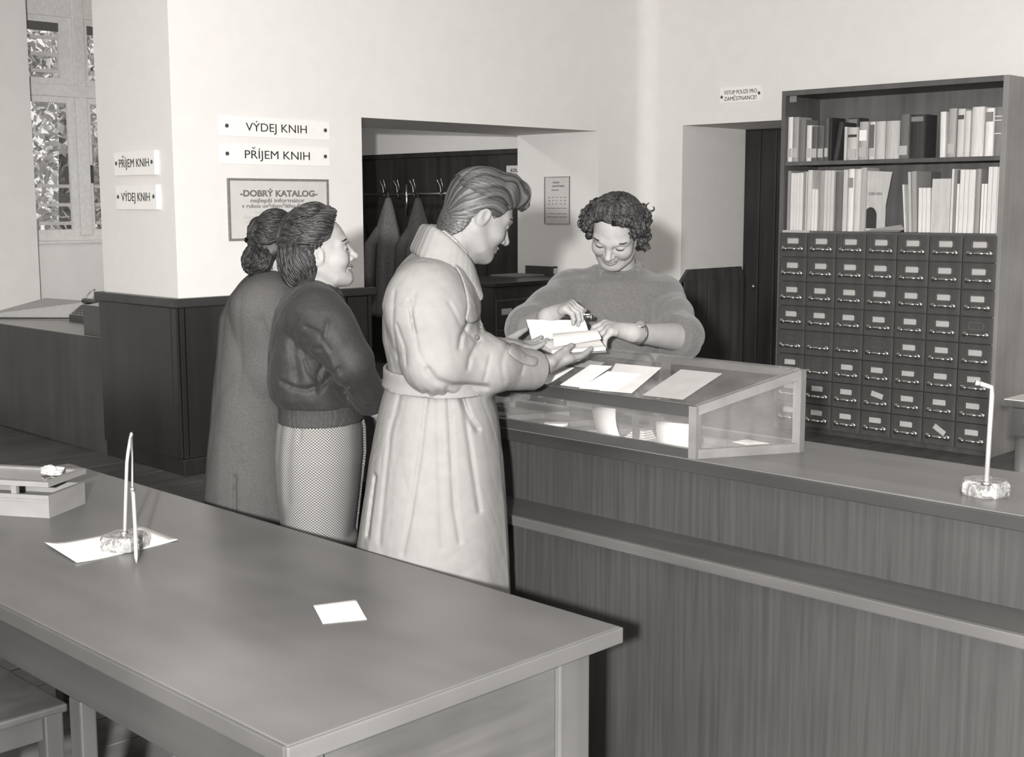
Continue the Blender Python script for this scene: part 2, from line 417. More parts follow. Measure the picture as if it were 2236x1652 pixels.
# wainscot on the reveal of the staff door and a rounded end piece on the wall beside it
t6 = MB().prism([(YW - 0.02, 0), (YN - 0.06, 0), (YN - 0.06, 1.0), (YN - 0.09, 1.072), (YW + 0.07, 1.072), (YW - 0.02, 0.985)], 'x', XN0, XN0 + 0.03)
t6 = struct(t6.build('trim_6', 'niche_wainscot'))
for a, b in ((8.3, 8.62), (8.63, 9.12)):
    box((XN0 + 0.03, a, 0.1), (XN0 + 0.042, b, 0.98), 0.005).build('panel', 'niche_wainscot', t6)
px = float(Gy(1472, 620, YW)[0])
q = [(px, 0), (XN0 + 0.03, 0), (XN0 + 0.03, 0.97)] + [(px + 0.09 - 0.09 * math.sin(a), 0.87 + 0.10 * math.cos(a)) for a in [i * math.pi / 12 for i in range(7)]]
struct(MB().prism(q, 'y', YW - 0.03, YW - 0.001).build('trim_7', 'niche_wainscot'))

# pendant globes invented to lift the ambient light, out of view
def fill(x, y, z, watt, label):
    o = thing('fill_lamp', label, 'lamp', (x, y, z), 'pendant lamps')
    MB().lathe([(0.045, ZC - 0.03 - z), (0.045, ZC - z)], (x, y, z), 16).build('ceiling_rose', 'window_paint', o)
    MB().tube([(x, y, z + 0.16), (x, y, ZC - 0.03)], 0.008, 8).build('stem', 'dark_metal', o)
    MB().lathe([(0.16 * math.sin(a) + 0.001, -0.16 * math.cos(a)) for a in [i * math.pi / 12 for i in range(13)]], (x, y, z), 24).build('globe', 'fill_lamp_globe', o, True)
    add_light('fill_lamp_light', 'AREA', (x, y, z - 0.2), watt, target=(x, y, 0), size=0.35)
fill(-3.2, 5.6, 3.05, 3, 'added unseen globe pendant lamp hanging over the clerks area')
fill(-2.6, 0.9, 3.05, 2, 'added unseen globe pendant lamp hanging over the writing desk')
fill(-8.9, 6.6, 3.05, 20, 'added unseen globe pendant lamp hanging in the hall behind the doorway')
# ================================================================== signs and notices
YV, XV_ = (0, 1, 0), (1, 0, 0)
def wall_sign(name, label, c4, plane, pos, lines, cat='sign', group=None, bolts=None, m='sign_white', frame=None, thick=0.008, carons=()):
    """c4: pixel left-top, right-top, left-bottom; plane 'x' (faces +x) or 'y' (faces -y)"""
    G = (lambda p: Gx(p[0], p[1], pos)) if plane == 'x' else (lambda p: Gy(p[0], p[1], pos))
    a, b, c = G(c4[0]), G(c4[1]), G(c4[2])
    k = 1 if plane == 'x' else 0
    u0, u1 = a[k], b[k]; z1 = (a[2] + b[2]) / 2; z0 = c[2]
    o = thing(name, label, cat, ((pos, (u0 + u1) / 2, z0) if plane == 'x' else ((u0 + u1) / 2, pos, z0)), group)
    def slab(ua, ub, za, zb, d0, d1, nm, mm):
        if plane == 'x': return box((pos + d0, ua, za), (pos + d1, ub, zb), 0.001).build(nm, mm, o)
        return box((ua, pos - d0, za), (ub, pos - d1, zb), 0.001).build(nm, mm, o)
    slab(u0, u1, z0, z1, 0.0, thick, 'board', m)
    if frame:
        w = frame[0]
        for (ua, ub, za, zb) in ((u0 - w, u0, z0 - w, z1 + w), (u1, u1 + w, z0 - w, z1 + w), (u0, u1, z1, z1 + w), (u0, u1, z0 - w, z0)):
            slab(ua, ub, za, zb, 0, thick + 0.006, 'frame_strip', frame[1])
    W, Hh = u1 - u0, z1 - z0
    for (txt, fu, fz, fs, fw, ink, bold) in lines:
        p = (pos + thick + 0.0008, u0 + W * fu, z0 + Hh * fz) if plane == 'x' else (u0 + W * fu, pos - thick - 0.0008, z0 + Hh * fz)
        lettering(txt, fs * Hh, ink, o, p, YV if plane == 'x' else XV_, width=fw * W, bold=bold)
    for (fu, fz, cw_, ch_, ink) in carons:   # the hook over the R, two small strokes
        uc, zc = u0 + W * fu, z0 + Hh * fz
        for sg in (-1, 1):
            q = [(uc + sg * cw_, zc + ch_), (uc + sg * cw_ * .55, zc + ch_), (uc - sg * cw_ * .12, zc), (uc + sg * cw_ * .30, zc)]
            mb = MB()
            if plane == 'x': mb.prism(q, 'x', pos + thick - 0.001, pos + thick + 0.0014)
            else: mb.prism(q, 'y', pos - thick + 0.001, pos - thick - 0.0014)
            mb.build('lettering', ink, o)
    for (fu, fz) in (bolts or []):
        r = 0.012
        p = (pos + thick, u0 + W * fu, z0 + Hh * fz) if plane == 'x' else (u0 + W * fu, pos - thick, z0 + Hh * fz)
        mb = MB()
        q = [(0, 0.0), (0.7, 0.0)]
        vs = [(math.cos(t) * r, math.sin(t) * r) for t in [i * math.pi / 6 for i in range(12)]]
        if plane == 'x': mb.prism([(p[1] + a_, p[2] + b_) for a_, b_ in vs], 'x', p[0] - .002, p[0] + 0.004)
        else: mb.prism([(p[0] + a_ * .8, p[2] + b_) for a_, b_ in vs], 'y', p[1] + .002, p[1] - 0.004)
        mb.build('screw_head', 'dark_metal', o)
    return o
BOLT = [(0.05, 0.52), (0.955, 0.52)]
wall_sign('wall_sign', 'long white sign reading VÝDEJ KNIH mounted uppermost above the framed notice', ((480, 255), (718, 264), (480, 296)), 'x', XB,
          [('VÝDEJ KNIH', 0.5, 0.30, 0.62, 0.56, 'ink', 0.0)], bolts=BOLT)
wall_sign('wall_sign', 'long white sign reading PŘÍJEM KNIH directly above the framed notice', ((481, 315), (718, 322), (481, 357)), 'x', XB,
          [('PRÍJEM KNIH', 0.505, 0.30, 0.62, 0.60, 'ink', 0.0)], bolts=BOLT, carons=[(0.285, 0.80, 0.013, 0.013, 'ink')])
wall_sign('wall_sign', 'white sign reading PŘÍJEM KNIH on the end face of the wall', ((258, 335), (346, 325), (258, 384)), 'y', YE,
          [('PRÍJEM KNIH', 0.5, 0.34, 0.50, 0.74, 'ink', 0.0)], bolts=[(0.06, 0.52), (0.94, 0.52)], thick=0.03, carons=[(0.232, 0.74, 0.010, 0.014, 'ink')])
wall_sign('wall_sign', 'white sign reading VÝDEJ KNIH on the end face of the wall', ((262, 407), (350, 400), (262, 457)), 'y', YE,
          [('VÝDEJ KNIH', 0.5, 0.34, 0.50, 0.70, 'ink', 0.0)], bolts=[(0.06, 0.52), (0.94, 0.52)], thick=0.03)
wall_sign('framed_notice', 'wide framed notice headed DOBRÝ KATALOG hanging below the long signs', ((499, 392), (711, 398), (501, 521)), 'x', XB,
          [('-DOBRÝ KATALOG-', 0.5, 0.73, 0.15, 0.80, 'ink_grey', 0.008), ('nejlepší informátor', 0.48, 0.625, 0.10, 0.56, 'ink_grey', 0.002),
           ('v rukou uvědomělého čtenáře', 0.49, 0.53, 0.10, 0.75, 'ink_grey', 0.002),
           ('KAŽDÝ KNIHOVNÍ KATALOG', 0.48, 0.42, 0.075, 0.46, 'ink_pale', 0), ('čtenářům v naší knihovně radí', 0.48, 0.345, 0.075, 0.7, 'ink_pale', 0),
           ('při výběru dobré knihy', 0.4, 0.27, 0.075, 0.5, 'ink_pale', 0)], cat='notice', m='paper', frame=(0.014, 'metal_dull'))
wall_sign('wall_sign', 'small white two-line sign reading VSTUP POUZE PRO ZAMĚSTNANCE! above the staff door', ((1574, 191), (1664, 187), (1574, 226)), 'y', YW,
          [('VSTUP POUZE PRO', 0.5, 0.55, 0.36, 0.80, 'ink', 0.0), ('ZAMĚSTNANCE!', 0.5, 0.14, 0.36, 0.78, 'ink', 0.0)], bolts=[(0.045, 0.4), (0.95, 0.5)])
wall_sign('paper_notice', 'narrow printed notice pinned on the doorway reveal beside the clerk', ((1191, 388), (1244, 386), (1191, 487)), 'y', YD1,
          [('VÁŽENÍ', 0.45, 0.87, 0.05, 0.28, 'ink_grey', 0.002), ('NÁVŠTĚVNÍCI', 0.55, 0.79, 0.05, 0.5, 'ink_grey', 0.002), ('KNIHOVNY', 0.42, 0.71, 0.04, 0.3, 'ink_grey', 0.001),
           ('Po   8 - 12   14 - 18', 0.5, 0.55, 0.04, 0.72, 'ink_grey', 0.001), ('Út   8 - 12   14 - 18', 0.5, 0.48, 0.04, 0.72, 'ink_grey', 0.001), ('St   8 - 12   14 - 16', 0.5, 0.41, 0.04, 0.72, 'ink_grey', 0.001),
           ('Dodržujte prosím hodiny', 0.5, 0.32, 0.035, 0.8, 'ink_grey', 0), ('v sobotu a v neděli zavřeno', 0.5, 0.2, 0.035, 0.84, 'ink_grey', 0), ('a před svátky jen dopoledne', 0.5, 0.13, 0.035, 0.84, 'ink_grey', 0)],
          cat='notice', m='paper', frame=(0.006, 'metal_dull'), thick=0.004)
wall_sign('wall_sign', 'small white notice beginning with KO on the dark hall panelling', ((1107, 362), (1150, 360), (1107, 397)), 'y', YW - 0.01,
          [('KOUŘENÍ', 0.6, 0.6, 0.30, 0.75, 'ink', 0.002), ('dovoleno', 0.5, 0.15, 0.30, 0.8, 'ink', 0.002)], m='paper')

# ================================================================== coat rail in the hall
rl = thing('coat_rail', 'metal coat rail with hooks fixed to the dark hall panelling', 'coat rail', (-9.9, YW - 0.02, 0))
YR = YW - 0.16
zr = 1.693
xa, xb = float(Gy(790, 425, YR)[0]) - 0.5, float(Gy(1100, 424, YR)[0])
MB().tube([(xa, YR, zr), (xb, YR, zr)], 0.016, 10).build('rail', 'metal_dull', rl, True)
for pxx in (805, 893, 1040):
    X = float(Gy(pxx, 424, YR)[0])
    MB().tube([(X, YR, zr), (X, YW - 0.01, zr)], 0.012, 8).build('bracket', 'metal_dull', rl, True)
for pxx in (843, 873, 908, 968, 1005, 1045):
    X = float(Gy(pxx, 424, YR)[0])
    MB().tube([(X, YR, zr - 0.05), (X, YR - 0.03, zr), (X - 0.02, YR - 0.02, zr + 0.07), (X - 0.03, YR - 0.05, zr + 0.13)], 0.007, 6).tube([(X, YR - 0.03, zr), (X + 0.03, YR - 0.03, zr + 0.06), (X + 0.035, YR - 0.06, zr + 0.14)], 0.007, 6).build('hook', 'metal_dull', rl, True)
X = float(Gy(893, 424, YR)[0])
MB().tube([(X, YR - 0.03, zr + 0.09), (X, YR - 0.03, zr - 0.2)], 0.014, 8).build('hanging_strap', 'metal_bright', rl, True)
def hung_coat(label, x, zt, w, length, m, seed, skew=0.0):
    rnd = random.Random(seed); n = 40; rows = 22
    vs = []; ph = rnd.uniform(0, 6)
    for i in range(rows + 1):
        t = i / rows; z = zt - length * t
        hw = w * (0.10 + 0.62 * min(1, (t / 0.42)) ** 0.8 + 0.28 * t) * 0.5
        th = 0.03 + 0.09 * min(1, t / 0.3)
        for k in range(n):
            a = 2 * math.pi * k / n
            fold = 1 + 0.16 * min(1, t * 1.6) * math.sin(a * 5 + ph + t * 1.5) + 0.08 * t * math.sin(a * 11 + ph * 2)
            vs.append((x + skew * t + hw * math.cos(a) * fold, YR - 0.04 + th * math.sin(a) * fold, z))
    fs = [(i * n + k, i * n + (k + 1) % n, (i + 1) * n + (k + 1) % n, (i + 1) * n + k) for i in range(rows) for k in range(n)]
    fs += [tuple(range(n)), tuple(rows * n + k for k in range(n))]
    o = thing('hanging_coat', label, 'coat', (x, YR - 0.04, zt - length), 'coats on the hall rail')
    MB().add(vs, fs).build('coat_body', m, o, True)
    MB().tube([(x - .02, YR - 0.05, zt - 0.02), (x, YR - 0.04, zt + 0.05), (x + .02, YR - 0.05, zt - 0.02)], 0.006, 6).build('hanger_loop', m, o, True)
    # sleeve hanging at the front
    sx = x - w * 0.27 + skew * 0.3
    MB().tube([(sx + 0.06, YR - 0.10, zt - 0.3), (sx, YR - 0.17, zt - 0.45), (sx - 0.02, YR - 0.18, zt - 0.7), (sx - 0.02, YR - 0.17, zt - 0.92)], [0.05, 0.062, 0.058, 0.05], 14).build('sleeve', m, o, True)
    return o
plain('coat_grey_cloth', 0.15, 0.95, 0.1, var=0.15, scale=60)
plain('coat_dark_cloth', 0.075, 0.95, 0.1, var=0.15, scale=60)
plain('coat_black_cloth', 0.035, 0.95, 0.1, var=0.15, scale=60)
c1 = Gy(848, 432, YR - .04); hung_coat('mid grey overcoat hanging by its loop from the hall rail', float(c1[0]), float(c1[2]), 0.40, 1.15, 'coat_grey_cloth', 1, -0.03)
c2 = Gy(913, 432, YR - .04); hung_coat('darker grey overcoat hanging on the hall rail beside the bright strap', float(c2[0]), float(c2[2]), 0.38, 1.12, 'coat_dark_cloth', 2, 0.02)
c3 = Gy(780, 450, YR - .04); hung_coat('black coat hanging at the end of the hall rail beside the doorway jamb', float(c3[0]), float(c3[2]), 0.38, 1.1, 'coat_black_cloth', 3)

# ================================================================== small drawer cabinet in the doorway
XS0, XS1, YS0, YS1, ZS = -7.52, -6.80, 6.66, 7.70, 1.02
sc_ = thing('index_cabinet', 'low dark index card cabinet standing in the doorway behind the clerk', 'cabinet', ((XS0 + XS1) / 2, (YS0 + YS1) / 2, 0))
box((XS0, YS0, 0), (XS1 - 0.02, YS1, ZS - 0.03), 0.004).build('carcass', 'small_cabinet_wood', sc_)
box((XS0 - 0.01, YS0 - 0.02, ZS - 0.03), (XS1 + 0.02, YS1 + 0.012, ZS), 0.006).build('top', 'wainscot_trim', sc_)
cw = (YS1 - YS0 - 0.06) / 5
for r in range(4):
    for c in range(5):
        y0 = YS0 + 0.03 + c * cw; z1 = ZS - 0.135 - r * 0.222
        dr = box((XS1 - 0.02, y0 + 0.008, z1 - 0.205), (XS1 - 0.004, y0 + cw - 0.008, z1), 0.003).build('drawer', 'small_cabinet_wood', sc_)
        box((XS1 - 0.004, y0 + 0.045, z1 - 0.105), (XS1, y0 + cw - 0.045, z1 - 0.06)).build('label_card', 'card', dr)
        MB().lathe([(0.006, 0), (0.006, 0.016), (0.013, 0.02), (0.013, 0.03), (0.004, 0.034)], (0, 0, 0), 10)
        kb = MB(); yk, zk = y0 + cw * 0.5, z1 - 0.15
        kb.tube([(XS1 - 0.004, yk, zk), (XS1 + 0.012, yk, zk), (XS1 + 0.016, yk, zk), (XS1 + 0.028, yk, zk)], [0.006, 0.006, 0.014, 0.011], 10).build('knob', 'metal_bright', dr, True)
        box((XS1 - 0.02, y0 - 0.004, z1 - 0.215), (XS1 - 0.008, y0 + 0.004, z1 + 0.01)).build('divider', 'cabinet_frame_wood', sc_)
    box((XS1 - 0.02, YS0 + 0.03, ZS - 0.137 - r * 0.222), (XS1 - 0.008, YS1 - 0.03, ZS - 0.127 - r * 0.222)).build('rail', 'cabinet_frame_wood', sc_)
# card tray left on its top
bx = Gz(1205, 602, ZS); ct = thing('card_tray', 'small dark open card tray on the low index cabinet', 'tray', (float(bx[0]) - 0.1, float(bx[1]), ZS))
X, Y = float(bx[0]), float(bx[1])
MB().box((X - 0.30, Y, ZS), (X, Y + 0.012, ZS + 0.075)).box((X - 0.30, Y + 0.15, ZS), (X, Y + 0.162, ZS + 0.075)).box((X - 0.012, Y + .012, ZS), (X, Y + 0.15, ZS + 0.075)).box((X - 0.30, Y + .012, ZS), (X - .288, Y + 0.15, ZS + 0.06)).box((X - 0.288, Y + .012, ZS), (X - .012, Y + 0.15, ZS + 0.01)).build('tray_box', 'small_cabinet_wood', ct)
for k in range(2):
    box((X + 0.0, Y + 0.02 + k * 0.07, ZS + 0.015), (X + 0.006, Y + 0.07 + k * 0.07, ZS + 0.06), 0.001).build('label_card', 'card', ct)
# papers lying along the back of its top
pp = Gz(1140, 594, ZS)
tag(box((-7.5, 7.30, ZS), (-7.2, 7.62, ZS + 0.012), 0.001).build('paper_stack', 'paper_grey'), 'flat sheaf of papers lying on the low index cabinet', 'papers')
# ================================================================== the card cabinet with book shelves
CX0, CX1, CY0, CY1 = -5.12, -3.505, 7.82, 8.29
ZT, ZSH, ZDR = 2.37, 1.885, 1.408
cab = thing('card_catalogue_cabinet', 'tall wooden card catalogue cabinet with open book shelves on top', 'cabinet', ((CX0 + CX1) / 2, (CY0 + CY1) / 2, 0))
box((CX0, CY0, 0), (CX0 + 0.03, CY1, ZT), 0.003).build('side_panel', 'cabinet_frame_wood', cab)
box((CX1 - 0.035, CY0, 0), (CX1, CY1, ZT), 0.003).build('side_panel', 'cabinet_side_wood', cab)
box((CX0 + 0.03, CY0, ZT - 0.035), (CX1 - 0.035, CY1, ZT), 0.003).build('top_board', 'cabinet_frame_wood', cab)
box((CX0 + 0.03, CY1 - 0.02, 0), (CX1 - 0.035, CY1, ZT - 0.035)).build('back_panel', 'cabinet_back_wood', cab)
box((CX0 + 0.03, CY0 + 0.01, ZSH - 0.028), (CX1 - 0.035, CY1 - 0.02, ZSH), 0.003).build('shelf', 'cabinet_frame_wood', cab)
box((CX0 + 0.03, CY0 + 0.004, ZDR - 0.03), (CX1 - 0.035, CY1 - 0.02, ZDR), 0.003).build('shelf', 'cabinet_frame_wood', cab)
box((CX0 + 0.03, CY0 + 0.02, 0.0), (CX1 - 0.035, CY1 - 0.02, ZDR - 0.03)).build('drawer_carcass', 'cabinet_wood', cab)
NC, NR = 7, 8
x0, x1 = CX0 + 0.012, CX1 - 0.02
dw = (x1 - x0) / NC; dh = (ZDR - 0.012 - 0.035) / NR
me_f = box((-dw / 2 + 0.003, -0.012, -dh + 0.003), (dw / 2 - 0.003, 0.012, -0.003), 0.003).mesh('drawer'); me_f.materials.append(MATS['cabinet_wood'])
# label holder: bent metal frame with cut corners
hw, hh = 0.052, 0.024
def ring(mb, o_, i_, y0, y1):
    n = len(o_)
    vs = [(p[0], y0, p[1]) for p in o_] + [(p[0], y0, p[1]) for p in i_] + [(p[0], y1, p[1]) for p in o_] + [(p[0], y1, p[1]) for p in i_]
    fs = []
    for k in range(n):
        j = (k + 1) % n
        fs += [(k, j, n + j, n + k), (2 * n + k, 3 * n + k, 3 * n + j, 2 * n + j), (k, 2 * n + k, 2 * n + j, j), (n + k, n + j, 3 * n + j, 3 * n + k)]
    mb.add(vs, fs); return mb
def octo(w, h, c): return [(-w + c, -h), (w - c, -h), (w, -h + c), (w, h - c), (w - c, h), (-w + c, h), (-w, h - c), (-w, -h + c)]
mbh = MB(); ring(mbh, octo(hw, hh, 0.010), octo(hw - 0.006, hh - 0.005, 0.006), -0.018, -0.012)
me_h = mbh.mesh('label_holder'); me_h.materials.append(MATS['metal_dull'])
me_c = box((-hw + 0.008, -0.0145, -hh + 0.006), (hw - 0.008, -0.0125, hh - 0.006)).mesh('label_card'); me_c.materials.append(MATS['card'])
# pull: two fluted feet and a bar swelling in the middle
mbp = MB()
for s_ in (-1, 1):
    cxx = s_ * 0.068
    mbp.tube([(cxx, -0.012, 0), (cxx, -0.026, 0), (cxx, -0.030, 0)], [0.021, 0.019, 0.010], 12)
    mbp.tube([(cxx, -0.022, 0.0), (cxx - s_ * 0.012, -0.032, 0.0), (cxx - s_ * 0.03, -0.036, 0.0)], [0.012, 0.011, 0.008], 10)
mbp.tube([(-0.042, -0.035, 0), (-0.02, -0.037, 0), (0, -0.038, 0), (0.02, -0.037, 0), (0.042, -0.035, 0)], [0.007, 0.011, 0.0125, 0.011, 0.007], 12)
me_p = mbp.mesh('pull_handle'); me_p.materials.append(MATS['metal_bright']); me_p.polygons.foreach_set('use_smooth', [True] * len(me_p.polygons))
empty = {(4, 0), (4, 1), (4, 2), (4, 3), (3, 6), (5, 1)}
for r in range(NR):
    for c in range(NC):
        d = bpy.data.objects.new('drawer', me_f); COL.objects.link(d); d.parent = cab
        d.location = Vector((x0 + (c + 0.5) * dw, CY0 + 0.008, ZDR - 0.012 - r * dh)) - cab.location
        for nm, me, zz in (('label_holder', me_h, -0.058), ('label_card', me_c, -0.058), ('pull_handle', me_p, -0.112)):
            if nm == 'label_card' and (r, c) in empty: continue
            o = bpy.data.objects.new(nm, me); COL.objects.link(o); o.parent = d; o.location = (0, 0, zz)
            if nm == 'label_card':
                if (r, c) == (6, 3): o.rotation_euler = (0, R(14), 0); o.location = (0.01, -0.004, -0.055)
                if (r, c) == (7, 5): o.rotation_euler = (0, R(32), 0); o.location = (0.012, -0.006, -0.066)
                if (r, c) == (5, 4): o.location = (0, 0, -0.062)
tag(box((CX0 + 0.035, CY0 - 0.004, ZDR - 0.002), (CX0 + 0.26, CY0 + 0.03, ZDR + 0.012)).build('label_strip', 'card', cab), '', '') if False else box((CX0 + 0.035, CY0 - 0.002, ZDR - 0.012), (CX0 + 0.25, CY0 + 0.003, ZDR + 0.004)).build('label_strip', 'card', cab)
tg = Gy(1726, 213, CY0); box((float(tg[0]) - .025, CY0 + 0.03, float(tg[2]) - .03), (float(tg[0]) + .03, CY0 + 0.033, float(tg[2]) + .02)).build('paper_tag', 'paper_grey', cab)

# ------------------------------------------------------------------ books: pixel columns read off the photo, standing on the two shelves
def zp(zx, zy): return 1680 + zx * 0.24866, 150 + zy * 0.24866
def book(x0, x1, yt, v, what, shelf=0, tags=(), lean=0.0, bands=(), depth=0.17, setback=0.035, group=None, pages=False, cat='book'):
    zs = (ZSH, ZDR)[shelf] + 0.0005
    yf = CY0 + setback
    ybase = (790, 1430)[shelf]
    xa = float(Gy(*zp(x0, ybase), yf)[0]); xb = float(Gy(*zp(x1, ybase), yf)[0])
    xa = max(xa, CX0 + 0.0315); xb = min(xb, CX1 - 0.036)
    h = float(Gy(*zp((x0 + x1) / 2, yt), yf)[2]) - zs
    h = min(h, (ZT - 0.04, ZSH - 0.032)[shelf] - zs)
    w = max(xb - xa - 0.0012, 0.006)
    lab = what + (', upper shelf', ', lower shelf')[shelf]
    o = thing('book' if cat == 'book' else 'booklet', lab, cat, (xa + w / 2, yf + depth / 2, zs), group)
    o.rotation_euler = (0, R(lean), 0)
    if lean: # keep the lower edge on the shelf
        o.location.z = zs + w / 2 * abs(math.sin(R(lean)))
    bm_ = book_mat(v)
    d = depth
    if w > 0.012 and not pages:
        c_ = MB()
        nseg = 6 # rounded spine
        prof = [(-w / 2, d / 2), (-w / 2, -d / 2 + w * 0.2)] + [(-w / 2 * math.cos(t), -d / 2 + w * 0.2 - w * 0.2 * math.sin(t)) for t in [i * math.pi / nseg for i in range(1, nseg)]] + [(w / 2, -d / 2 + w * 0.2), (w / 2, d / 2)]
        t_ = min(0.004, w * 0.2)
        inner = [(w / 2 - t_, d / 2), (w / 2 - t_, -d / 2 + w * 0.25), (-w / 2 + t_, -d / 2 + w * 0.25), (-w / 2 + t_, d / 2)]
        c_.prism(prof + inner, 'z', 0, h).build('cover', bm_, o, world=False)
        box((-w / 2 + t_, -d / 2 + w * 0.25, 0.003), (w / 2 - t_, d / 2 - 0.004, h - 0.004)).build('page_block', 'paper_mid', o, world=False)
        yf2 = -d / 2 - 0.0006
    else:
        box((-w / 2, -d / 2, 0), (w / 2, d / 2, h), 0.0012).build('cover', bm_, o, world=False)
        yf2 = -d / 2 - 0.0004
    for (f0, f1, fv) in tags:
        box((-w * 0.40, yf2 - 0.001, h * f0), (w * 0.40, yf2 + w * 0.1, h * f1)).build('spine_label', fv if isinstance(fv, str) else book_mat(fv), o, world=False)
    for f0 in bands:
        box((-w * 0.46, yf2 - 0.0008, h * f0), (w * 0.46, yf2 + w * 0.14, h * f0 + 0.006)).build('spine_band', book_mat(0.6), o, world=False)
    return o
L = (0.09, 0.30, 'card')
gU = 'books on the upper shelf'
book(150, 195, 425, 0.62, 'slim cream book with a pale shelf mark standing against the cabinet side', tags=[(0.1, 0.3, 'card')], group=gU)
book(198, 248, 425, 0.30, 'grey book with a white spine label next to the slim cream one', tags=[L], group=gU)
book(252, 308, 448, 0.16, 'dull dark grey book without label behind a shorter pale one', group=gU)
book(318, 362, 497, 0.58, 'short cream book between a dark grey and two dark labelled books', tags=[(0.1, 0.36, 'card')], group=gU)
for a, b in ((365, 416), (418, 472)):
    book(a, b, 506, 0.10, 'short dark book with a white spine label, one of a matching pair', tags=[(0.1, 0.36, 'card')], group='matching pair of dark labelled books')
book(478, 514, 436, 0.09, 'tall thin black book with a white spine label', tags=[L], group=gU)
book(517, 542, 430, 0.03, 'very thin unlabelled black book', group=gU)
book(556, 596, 470, 0.045, 'wide dark book leaning over a gap', lean=9, group=gU)
book(650, 673, 510, 0.48, 'thin pale book at the start of the middle run', group=gU)
book(676, 766, 515, 0.46, 'thick short grey-buff book with a broad white label', tags=[(0.06, 0.34, 'card'), (0.7, 0.78, 0.05)], group=gU)
book(776, 856, 465, 0.36, 'thick grey book with two large white labels', tags=[(0.08, 0.33, 'card'), (0.50, 0.78, 'sign_white')], group=gU)
book(868, 918, 465, 0.50, 'pale book with a long dark title stripe', tags=[(0.30, 0.92, 0.12), (0.08, 0.28, 'card')], group=gU)
book(921, 1004, 462, 0.46, 'thick plain buff book beside the striped one', group=gU)
book(1006, 1126, 458, 0.44, 'very thick plain buff volume beside a dark labelled book', group=gU)
book(1131, 1214, 400, 0.13, 'tall dark book with rounded spine and low white label', tags=[(0.08, 0.29, 'card')], group=gU)
book(1222, 1350, 402, 0.04, 'broad black volume with a small tag near its top', tags=[(0.84, 0.95, 'paper_grey')], group=gU)
book(1490, 1541, 378, 0.62, 'cream book leaning at the start of the second run', lean=-1.2, group=gU)
book(1556, 1626, 350, 0.33, 'grey book with a low white label in the second run', tags=[(0.08, 0.28, 'card')], group=gU)
book(1636, 1699, 352, 0.50, 'pale book with a small dark emblem on its spine', tags=[(0.78, 0.87, 0.08)], group=gU)
book(1701, 1751, 370, 0.52, 'pale book slightly lower than both its neighbours', group=gU)
book(1756, 1866, 335, 0.58, 'thick tall cream volume in the second run', group=gU)
book(1880, 1955, 346, 0.66, 'whitish book with a short dark title mark', tags=[(0.72, 0.92, 0.2)], group=gU)
book(1962, 2052, 336, 0.20, 'dark banded leather volume at the end of the run', bands=(0.72, 0.80, 0.45), group=gU)
gL = 'books on the lower shelf'
book(150, 176, 896, 0.28, 'grey booklet standing against the cabinet side', 1, pages=True, group=gL)
for a, b, yt in ((179, 205, 915), (206, 228, 918), (229, 256, 914), (257, 286, 912)):
    book(a, b, yt, 0.62, 'whitish paper-bound volume, one of four alike', 1, pages=True, group='four alike whitish volumes')
book(291, 306, 900, 0.25, 'thin grey book beside the four whitish volumes', 1, pages=True, group=gL)
book(308, 323, 903, 0.45, 'thin buff book beside the thin grey one', 1, pages=True, group=gL)
book(327, 364, 890, 0.55, 'pale book taller than the short white one beside it', 1, pages=True, group=gL)
book(366, 388, 1055, 0.66, 'short white booklet, one of two in front of a dark folder', 1, group='two short white booklets', pages=True)
book(390, 416, 1058, 0.66, 'short white booklet, one of two in front of a dark folder', 1, group='two short white booklets', pages=True)
book(421, 469, 896, 0.30, 'mid grey book with a plain spine', 1, group=gL)
for a, b in ((472, 498), (500, 527), (529, 556)):
    book(a, b, 892, 0.52, 'pale buff volume, one of three alike beside a dark book', 1, pages=True, group='three alike buff volumes')
book(562, 630, 905, 0.13, 'dark book, the darkest', 1, group=gL)
book(637, 674, 886, 0.5, 'tall pale book beside the dark one', 1, pages=True, group=gL)
book(677, 726, 880, 0.66, 'white volume with a dark band below its pale head', 1, tags=[(0.70, 0.86, 0.25)], group=gL)
book(729, 788, 880, 0.52, 'thick pale volume beside the banded white one', 1, group=gL)
book(791, 838, 868, 0.38, 'grey paper-bound book next to the upright brochure', 1, pages=True, group=gL)
book(1185, 1200, 1015, 0.6, 'thin white booklet leaning at the edge of the gap', 1, lean=-5, pages=True, group=gL)
book(1226, 1250, 905, 0.42, 'tall thin buff booklet leaning beside a grey one', 1, lean=-3.5, pages=True, group=gL)
book(1256, 1296, 900, 0.30, 'grey booklet leaning against the short white ones', 1, lean=-3.0, pages=True, group=gL)
for a, b in ((1306, 1338), (1340, 1372), (1374, 1410)):
    book(a, b, 1045, 0.64, 'short white paper volume, one of three alike', 1, pages=True, lean=-1.5, group='three alike short white volumes')
book(1414, 1578, 965, 0.50, 'very thick bundle of pale issues', 1, pages=True, group=gL)
book(1583, 1602, 880, 0.6, 'tall thin white book beside the pale bundle', 1, pages=True, group=gL)
book(1606, 1630, 890, 0.22, 'dark grey thin book', 1, pages=True, group=gL)
book(1632, 1652, 1010, 0.68, 'thin short white booklet among tall books', 1, pages=True, group=gL)
for a, b in ((1656, 1694), (1696, 1733), (1735, 1789)):
    book(a, b, 885, 0.62, 'tall whitish volume, one of three alike', 1, pages=True, group='three alike tall whitish volumes')
book(1795, 1836, 880, 0.27, 'tall grey book beside three whitish ones', 1, group=gL)
for a, b in ((1846, 1868), (1872, 1896)):
    book(a, b, 1010, 0.68, 'thin short white pamphlet, one of a pair before the end bundle', 1, pages=True, group='pair of thin white pamphlets')
